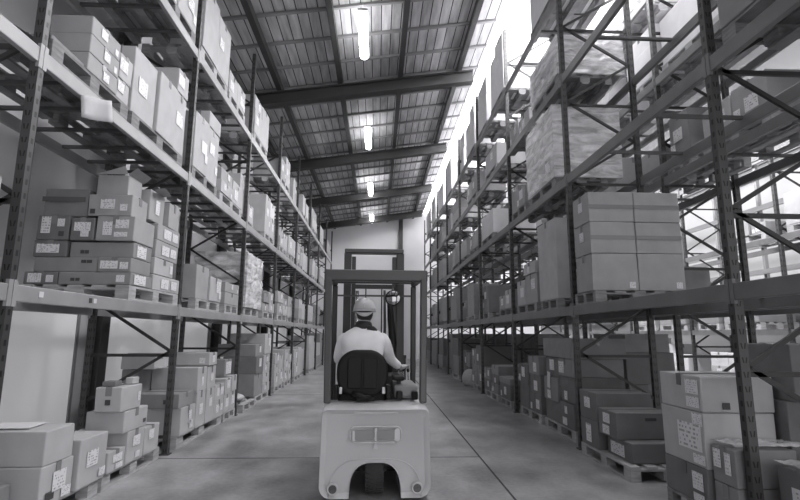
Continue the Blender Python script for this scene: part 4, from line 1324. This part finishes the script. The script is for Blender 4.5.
# round rear-view mirror hung from the guard
mi = MB().dome((0, 0, 0), 0.092, 0.045, 0.092, -1.0, 26, 14).build('mirror_housing', M['black'], FL, (0.212, 1.19, 1.83), smooth=True)
mm_ = MB()
n = 24
mm_.v.append((0, -0.052, 0))
for rr, yy in ((0.03, -0.051), (0.055, -0.0485), (0.078, -0.043)):
    for i in range(n):
        mm_.v.append((rr * math.cos(2 * math.pi * i / n), yy, rr * math.sin(2 * math.pi * i / n)))
for i in range(n):
    j = (i + 1) % n
    mm_.f.append((0, 1 + i, 1 + j))
    for k in range(2):
        mm_.f.append((1 + k * n + i, 1 + (k + 1) * n + i, 1 + (k + 1) * n + j, 1 + k * n + j))
mm_.build('mirror_glass', M['mirror'], mi, smooth=True)
MB().bar((0, 0.0, 0.08), (0, 0.10, 0.155), 0.016, 0.016).build('mirror_bracket', M['lift_dark'], mi)
# seat
SX = -0.125
st = MB().prism(rrect(-0.25, 0.25, 0.82, 1.265, 0.19, 9), 0.395, 0.50).build('seat_back', M['vinyl'], FL, (SX, 0, 0), bevel=0.03, bevel_seg=4)
for x in (-0.075, 0.075):
    MB().prism(rrect(x - 0.068, x + 0.068, 0.90, 1.19, 0.02), 0.376, 0.40).build('back_panel', M['black'], st, bevel=0.008)
MB().box(-0.008, 0.008, 0.370, 0.40, 0.90, 1.18).build('back_rib', M['black'], st)
MB().box(-0.24, 0.24, 0.50, 0.95, 0.74, 0.86).build('seat_cushion', M['vinyl'], FL, (SX, 0, 0), bevel=0.04, bevel_seg=4)
MB().box(-0.19, 0.19, 0.52, 0.90, 0.64, 0.738).build('seat_base', M['black'], FL, (SX, 0, 0))
for s in (-1, 1):
    MB().box(s * 0.255 - 0.022, s * 0.255 + 0.022, 0.40, 0.52, 0.80, 0.93).build('belt_bracket', M['black'], FL, (SX, 0, 0), bevel=0.01)
    MB().box(s * 0.205 - 0.013, s * 0.205 + 0.013, 0.355, 0.393, 0.855, 0.915).build('belt_buckle', M['paper'], FL, (SX, 0, 0), bevel=0.004)
bl = MB().tube([(-0.09, 0.37, 0.86), (-0.03, 0.35, 0.84), (0.02, 0.345, 0.82), (0.09, 0.35, 0.83)], [0.022, 0.03, 0.03, 0.02], 10)
bl.build('seat_adjuster', M['black'], FL, (SX, 0, 0), smooth=True)
for x in (-0.02, 0.09):
    MB().box(x - 0.03, x + 0.03, 0.33, 0.39, 0.79, 0.825).build('seat_bolt_cover', M['black'], FL, (SX, 0, 0), bevel=0.008)
# armrest console with levers on the right
cs = MB().box(0.19, 0.42, 0.52, 1.02, 0.79, 0.93).build('side_console', M['console'], FL, bevel=0.03)
MB().box(0.18, 0.29, 0.44, 0.80, 0.965, 1.01).build('armrest', M['vinyl'], FL, bevel=0.02)
MB().box(0.22, 0.26, 0.55, 0.60, 0.93, 0.966).build('armrest_post', M['black'], FL)
for x, y, h in ((0.27, 0.93, 0.14), (0.32, 0.95, 0.13), (0.37, 0.95, 0.12)):
    lv = MB().tube([(x, y, 0.93), (x, y + 0.02, 0.93 + h - 0.03)], 0.007, 8).build('control_lever', M['chrome'], FL)
    MB().dome((x, y + 0.022, 0.93 + h - 0.02), 0.017, 0.017, 0.022, -0.99, 12, 6).build('lever_knob', M['black'], lv, smooth=True)
for x in (0.24, 0.39):
    MB().box(x - 0.03, x + 0.03, 0.42, 0.50, 0.79, 0.87).build('console_foot', M['black'], FL, bevel=0.01)
# steering wheel and dash
MB().box(-0.36, 0.36, 1.25, 1.42, 0.80, 0.98).build('dashboard', M['lift_dark'], FL, bevel=0.03)
sw = MB().torus((0, 0, 0), 0.15, 0.014, 'z').build('steering_wheel', M['black'], FL, (-0.13, 1.12, 1.10), smooth=True)
sw.rotation_euler = (math.radians(28), 0, 0)
MB().tube([(0, 0, 0), (0, 0, -0.2)], 0.025, 10).build('steering_column', M['black'], sw)
for a in (0, 2.1, 4.2):
    MB().bar((0, 0, 0), (0.145 * math.cos(a), 0.145 * math.sin(a), 0), 0.02, 0.01).build('spoke', M['black'], sw)

# ------------------------------------------------------------------ the driver
DR = Matrix.Translation((0.0, 4.60, 0)) @ Matrix.Rotation(math.radians(1.6), 4, 'Z')
V, E, Rr = [], [], []
def node(p, r, parent=None):
    V.append(p); Rr.append(r if isinstance(r, tuple) else (r, r))
    if parent is not None:
        E.append((parent, len(V) - 1))
    return len(V) - 1
PX = -0.125
pel = node((PX, 0.66, 0.93), (0.165, 0.12))
ab = node((PX, 0.65, 1.08), (0.155, 0.11), pel)
chst = node((PX, 0.66, 1.25), (0.17, 0.115), ab)
up = node((PX, 0.68, 1.38), (0.15, 0.10), chst)
nk = node((PX + 0.004, 0.69, 1.48), (0.062, 0.065), up)
nk2 = node((PX + 0.008, 0.705, 1.545), (0.058, 0.062), nk)
hd = node((PX + 0.010, 0.72, 1.62), (0.078, 0.095), nk2)
hd2 = node((PX + 0.010, 0.725, 1.69), (0.08, 0.10), hd)
hd3 = node((PX + 0.010, 0.72, 1.75), (0.06, 0.075), hd2)
HANDS = {}
for s in (-1, 1):
    hip = node((PX + s * 0.10, 0.72, 0.93), 0.092, pel)
    kn = node((PX + s * 0.15, 1.12, 0.95), 0.066, hip)
    sh = node((PX + s * 0.14, 1.18, 0.75), 0.057, kn)
    an = node((PX + s * 0.13, 1.17, 0.60), 0.042, sh)
    to = node((PX + s * 0.14, 1.24, 0.575), (0.04, 0.03), an)
    cl_ = node((PX + s * 0.11, 0.68, 1.40), 0.075, up)
    so = node((PX + s * 0.195, 0.69, 1.38), 0.056, cl_)
    if s > 0:
        el, wr, hn = (PX + 0.285, 0.80, 1.16), (0.285, 0.90, 1.065), (0.318, 0.955, 1.075)
    else:
        el, wr, hn = (PX - 0.255, 0.78, 1.15), (PX - 0.16, 1.0, 1.12), (PX - 0.135, 1.06, 1.125)
    e1 = node(el, 0.045, so)
    w1 = node(wr, 0.028, e1)
    pa = node(hn, (0.038, 0.022), w1)
    dirv = (Vector(hn) - Vector(wr)).normalized()
    lat = dirv.cross(Vector((0, 0, 1))).normalized()
    lens = (0.068, 0.078, 0.073, 0.058)
    for i, L in enumerate(lens):
        base = Vector(hn) + lat * ((i - 1.5) * 0.019) + dirv * 0.035
        f0 = node(tuple(base), 0.0092, pa)
        f1 = node(tuple(base + dirv * L * 0.45 + Vector((0, 0, 0.004))), 0.0086, f0)
        f2 = node(tuple(base + dirv * L * 0.72 + Vector((0, 0, -0.022))), 0.008, f1)
        f3 = node(tuple(base + dirv * L * 0.62 + Vector((0, 0, -0.045))), 0.007, f2)
    tb = Vector(hn) - lat * (s * 0.03)
    t0 = node(tuple(tb), 0.0115, pa)
    t1 = node(tuple(tb - lat * (s * 0.022) + dirv * 0.025 + Vector((0, 0, -0.008))), 0.0095, t0)
    t2 = node(tuple(tb - lat * (s * 0.014) + dirv * 0.05 + Vector((0, 0, -0.018))), 0.008, t1)
nose = node((PX + 0.010, 0.835, 1.635), 0.014, hd)
for s in (-1, 1):
    node((PX + 0.010 + s * 0.088, 0.715, 1.64), (0.012, 0.022), hd)
me = bpy.data.meshes.new('person')
me.from_pydata(V, E, [])
per = bpy.data.objects.new('person', me)
col.objects.link(per)
per.matrix_world = DR
sk_ = per.modifiers.new('skin', 'SKIN')
sk_.use_smooth_shade = True
for i, d in enumerate(me.skin_vertices[0].data):
    d.radius = Rr[i]
    d.use_root = (i == 0)
ss = per.modifiers.new('smooth', 'SUBSURF'); ss.levels = ss.render_levels = 2
me.materials.append(M['skin'])
tag(per, 'driver in pale work jacket and hard hat seated on the forklift, seen from behind', 'person')

def loft(rings, name, material, smooth=True, sub=1):
    """rings = [(cx, cy, z, rx, ry), ...] closed ellipses"""
    m = MB()
    n = 24
    for cx, cy, z, rx, ry in rings:
        for i in range(n):
            t = 2 * math.pi * i / n
            c, s_ = math.cos(t), math.sin(t)
            k = 0.75
            m.v.append((cx + rx * math.copysign(abs(c) ** k, c), cy + ry * math.copysign(abs(s_) ** k, s_), z))
    for r in range(len(rings) - 1):
        for i in range(n):
            j = (i + 1) % n
            m.f.append((r * n + i, r * n + j, (r + 1) * n + j, (r + 1) * n + i))
    m.f.append(tuple(reversed(range(n))))
    m.f.append(tuple(range((len(rings) - 1) * n, len(rings) * n)))
    return m
jk = loft([(PX, 0.665, 0.90, 0.195, 0.145), (PX, 0.655, 0.98, 0.20, 0.148), (PX, 0.65, 1.08, 0.195, 0.14), (PX, 0.655, 1.20, 0.205, 0.142), (PX, 0.665, 1.30, 0.225, 0.145),
           (PX, 0.672, 1.375, 0.235, 0.135), (PX, 0.678, 1.425, 0.205, 0.118), (PX, 0.683, 1.46, 0.15, 0.10), (PX, 0.688, 1.485, 0.10, 0.088), (PX, 0.69, 1.50, 0.085, 0.08)], 'j', None)
# sleeves: tapered, folded at the elbow
for s in (-1, 1):
    if s > 0:
        pts = [(PX + 0.15, 0.68, 1.385), (PX + 0.21, 0.69, 1.365), (PX + 0.245, 0.72, 1.28), (PX + 0.28, 0.785, 1.175), (PX + 0.315, 0.83, 1.135), (PX + 0.36, 0.868, 1.10), (0.275, 0.89, 1.075)]
    else:
        pts = [(PX - 0.15, 0.68, 1.385), (PX - 0.195, 0.69, 1.365), (PX - 0.225, 0.72, 1.27), (PX - 0.255, 0.775, 1.16), (PX - 0.245, 0.85, 1.14), (PX - 0.21, 0.93, 1.13), (PX - 0.17, 0.985, 1.125)]
    jk.tube(pts, [0.078, 0.076, 0.067, 0.058, 0.053, 0.046, 0.041], 16)
jk = jk.build('jacket', M['jacket'], per, smooth=True, subsurf=1)
# trousers
tr = MB()
for s in (-1, 1):
    tr.tube([(PX + s * 0.07, 0.62, 0.93), (PX + s * 0.10, 0.74, 0.935), (PX + s * 0.13, 0.95, 0.955), (PX + s * 0.15, 1.12, 0.95), (PX + s * 0.15, 1.185, 0.88), (PX + s * 0.14, 1.18, 0.75), (PX + s * 0.13, 1.17, 0.61)],
            [0.10, 0.112, 0.095, 0.082, 0.078, 0.072, 0.064], 16)
tr.build('trousers', M['trousers'], per, smooth=True, subsurf=1)
for s in (-1, 1):
    b_ = MB()
    b_.dome((PX + s * 0.135, 1.20, 0.555), 0.052, 0.125, 0.075, -0.55, 18, 7)
    b_.build('boot', M['boot'], per, smooth=True)
# dark collar standing round the neck, hood end hanging to the right
cl2 = MB()
cl2.tube([(PX + 0.004, 0.688, 1.455), (PX + 0.004, 0.690, 1.50), (PX + 0.006, 0.698, 1.535)], [(0.118, 0.10), (0.095, 0.092), (0.082, 0.085)], 22)
cl2.tube([(PX + 0.04, 0.60, 1.485), (PX + 0.10, 0.605, 1.475), (PX + 0.135, 0.63, 1.455)], [0.026, 0.026, 0.016], 10)
cl2.build('collar', M['hair'], per, smooth=True)
hr = MB().dome((PX + 0.010, 0.712, 1.645), 0.092, 0.104, 0.115, -0.72, 24, 10)
hr.v = [(x, min(y, 0.78) if z < 1.70 else y, z) for x, y, z in hr.v]
hr.build('hair', M['hair'], per, smooth=True)
hx, hy, hz = PX + 0.010, 0.722, 1.665
hat = MB()
hat.dome((hx, hy, hz), 0.118, 0.142, 0.135, 0.0, 28, 10)
hat = hat.build('hard_hat', M['helmet'], per, smooth=True)
rim = MB()
nn = 30
for a in range(nn):
    t = 2 * math.pi * a / nn
    k = 1.0 + (0.34 * max(0.0, math.sin(t)) ** 1.5) + 0.06
    rim.v.append((hx + 0.114 * math.cos(t), hy + 0.138 * math.sin(t), hz + 0.004))
    rim.v.append((hx + 0.118 * k * math.cos(t), hy + 0.142 * k * math.sin(t), hz - 0.008))
for a in range(nn):
    b0, b1 = 2 * a, 2 * ((a + 1) % nn)
    rim.f.append((b0, b0 + 1, b1 + 1, b1))
rim = rim.build('brim', M['helmet'], hat, smooth=True)
r_ = rim.modifiers.new('thick', 'SOLIDIFY'); r_.thickness = 0.006
band = MB()
for a in range(13):
    t = math.radians(-150 + 120 * a / 12)
    q = math.sin(math.pi * a / 12)
    band.v.append((hx + 0.102 * math.cos(t), hy + 0.118 * math.sin(t), hz - 0.015 - 0.012 * q))
    band.v.append((hx + 0.100 * math.cos(t), hy + 0.114 * math.sin(t), hz - 0.022 - 0.045 * q))
for a in range(12):
    band.f.append((2 * a, 2 * a + 1, 2 * a + 3, 2 * a + 2))
band = band.build('head_band', M['paper'], hat, smooth=True)
s_ = band.modifiers.new('thick', 'SOLIDIFY'); s_.thickness = 0.004
MB().bar((hx - 0.006, hy - 0.132, hz + 0.045), (hx + 0.006, hy - 0.132, hz + 0.045), 0.012, 0.05).build('ridge', M['paper'], hat)
for s in (-1, 1):
    MB().dome((PX + 0.010 + s * 0.032, 0.812, 1.665), 0.012, 0.010, 0.012, -0.99, 12, 6).build('eye', M['paper'], per, smooth=True)
MB().bar((PX - 0.012, 0.818, 1.59), (PX + 0.032, 0.818, 1.59), 0.008, 0.008).build('lips', M['lift_dark'], per)
print('CARTONS', NCART[0])
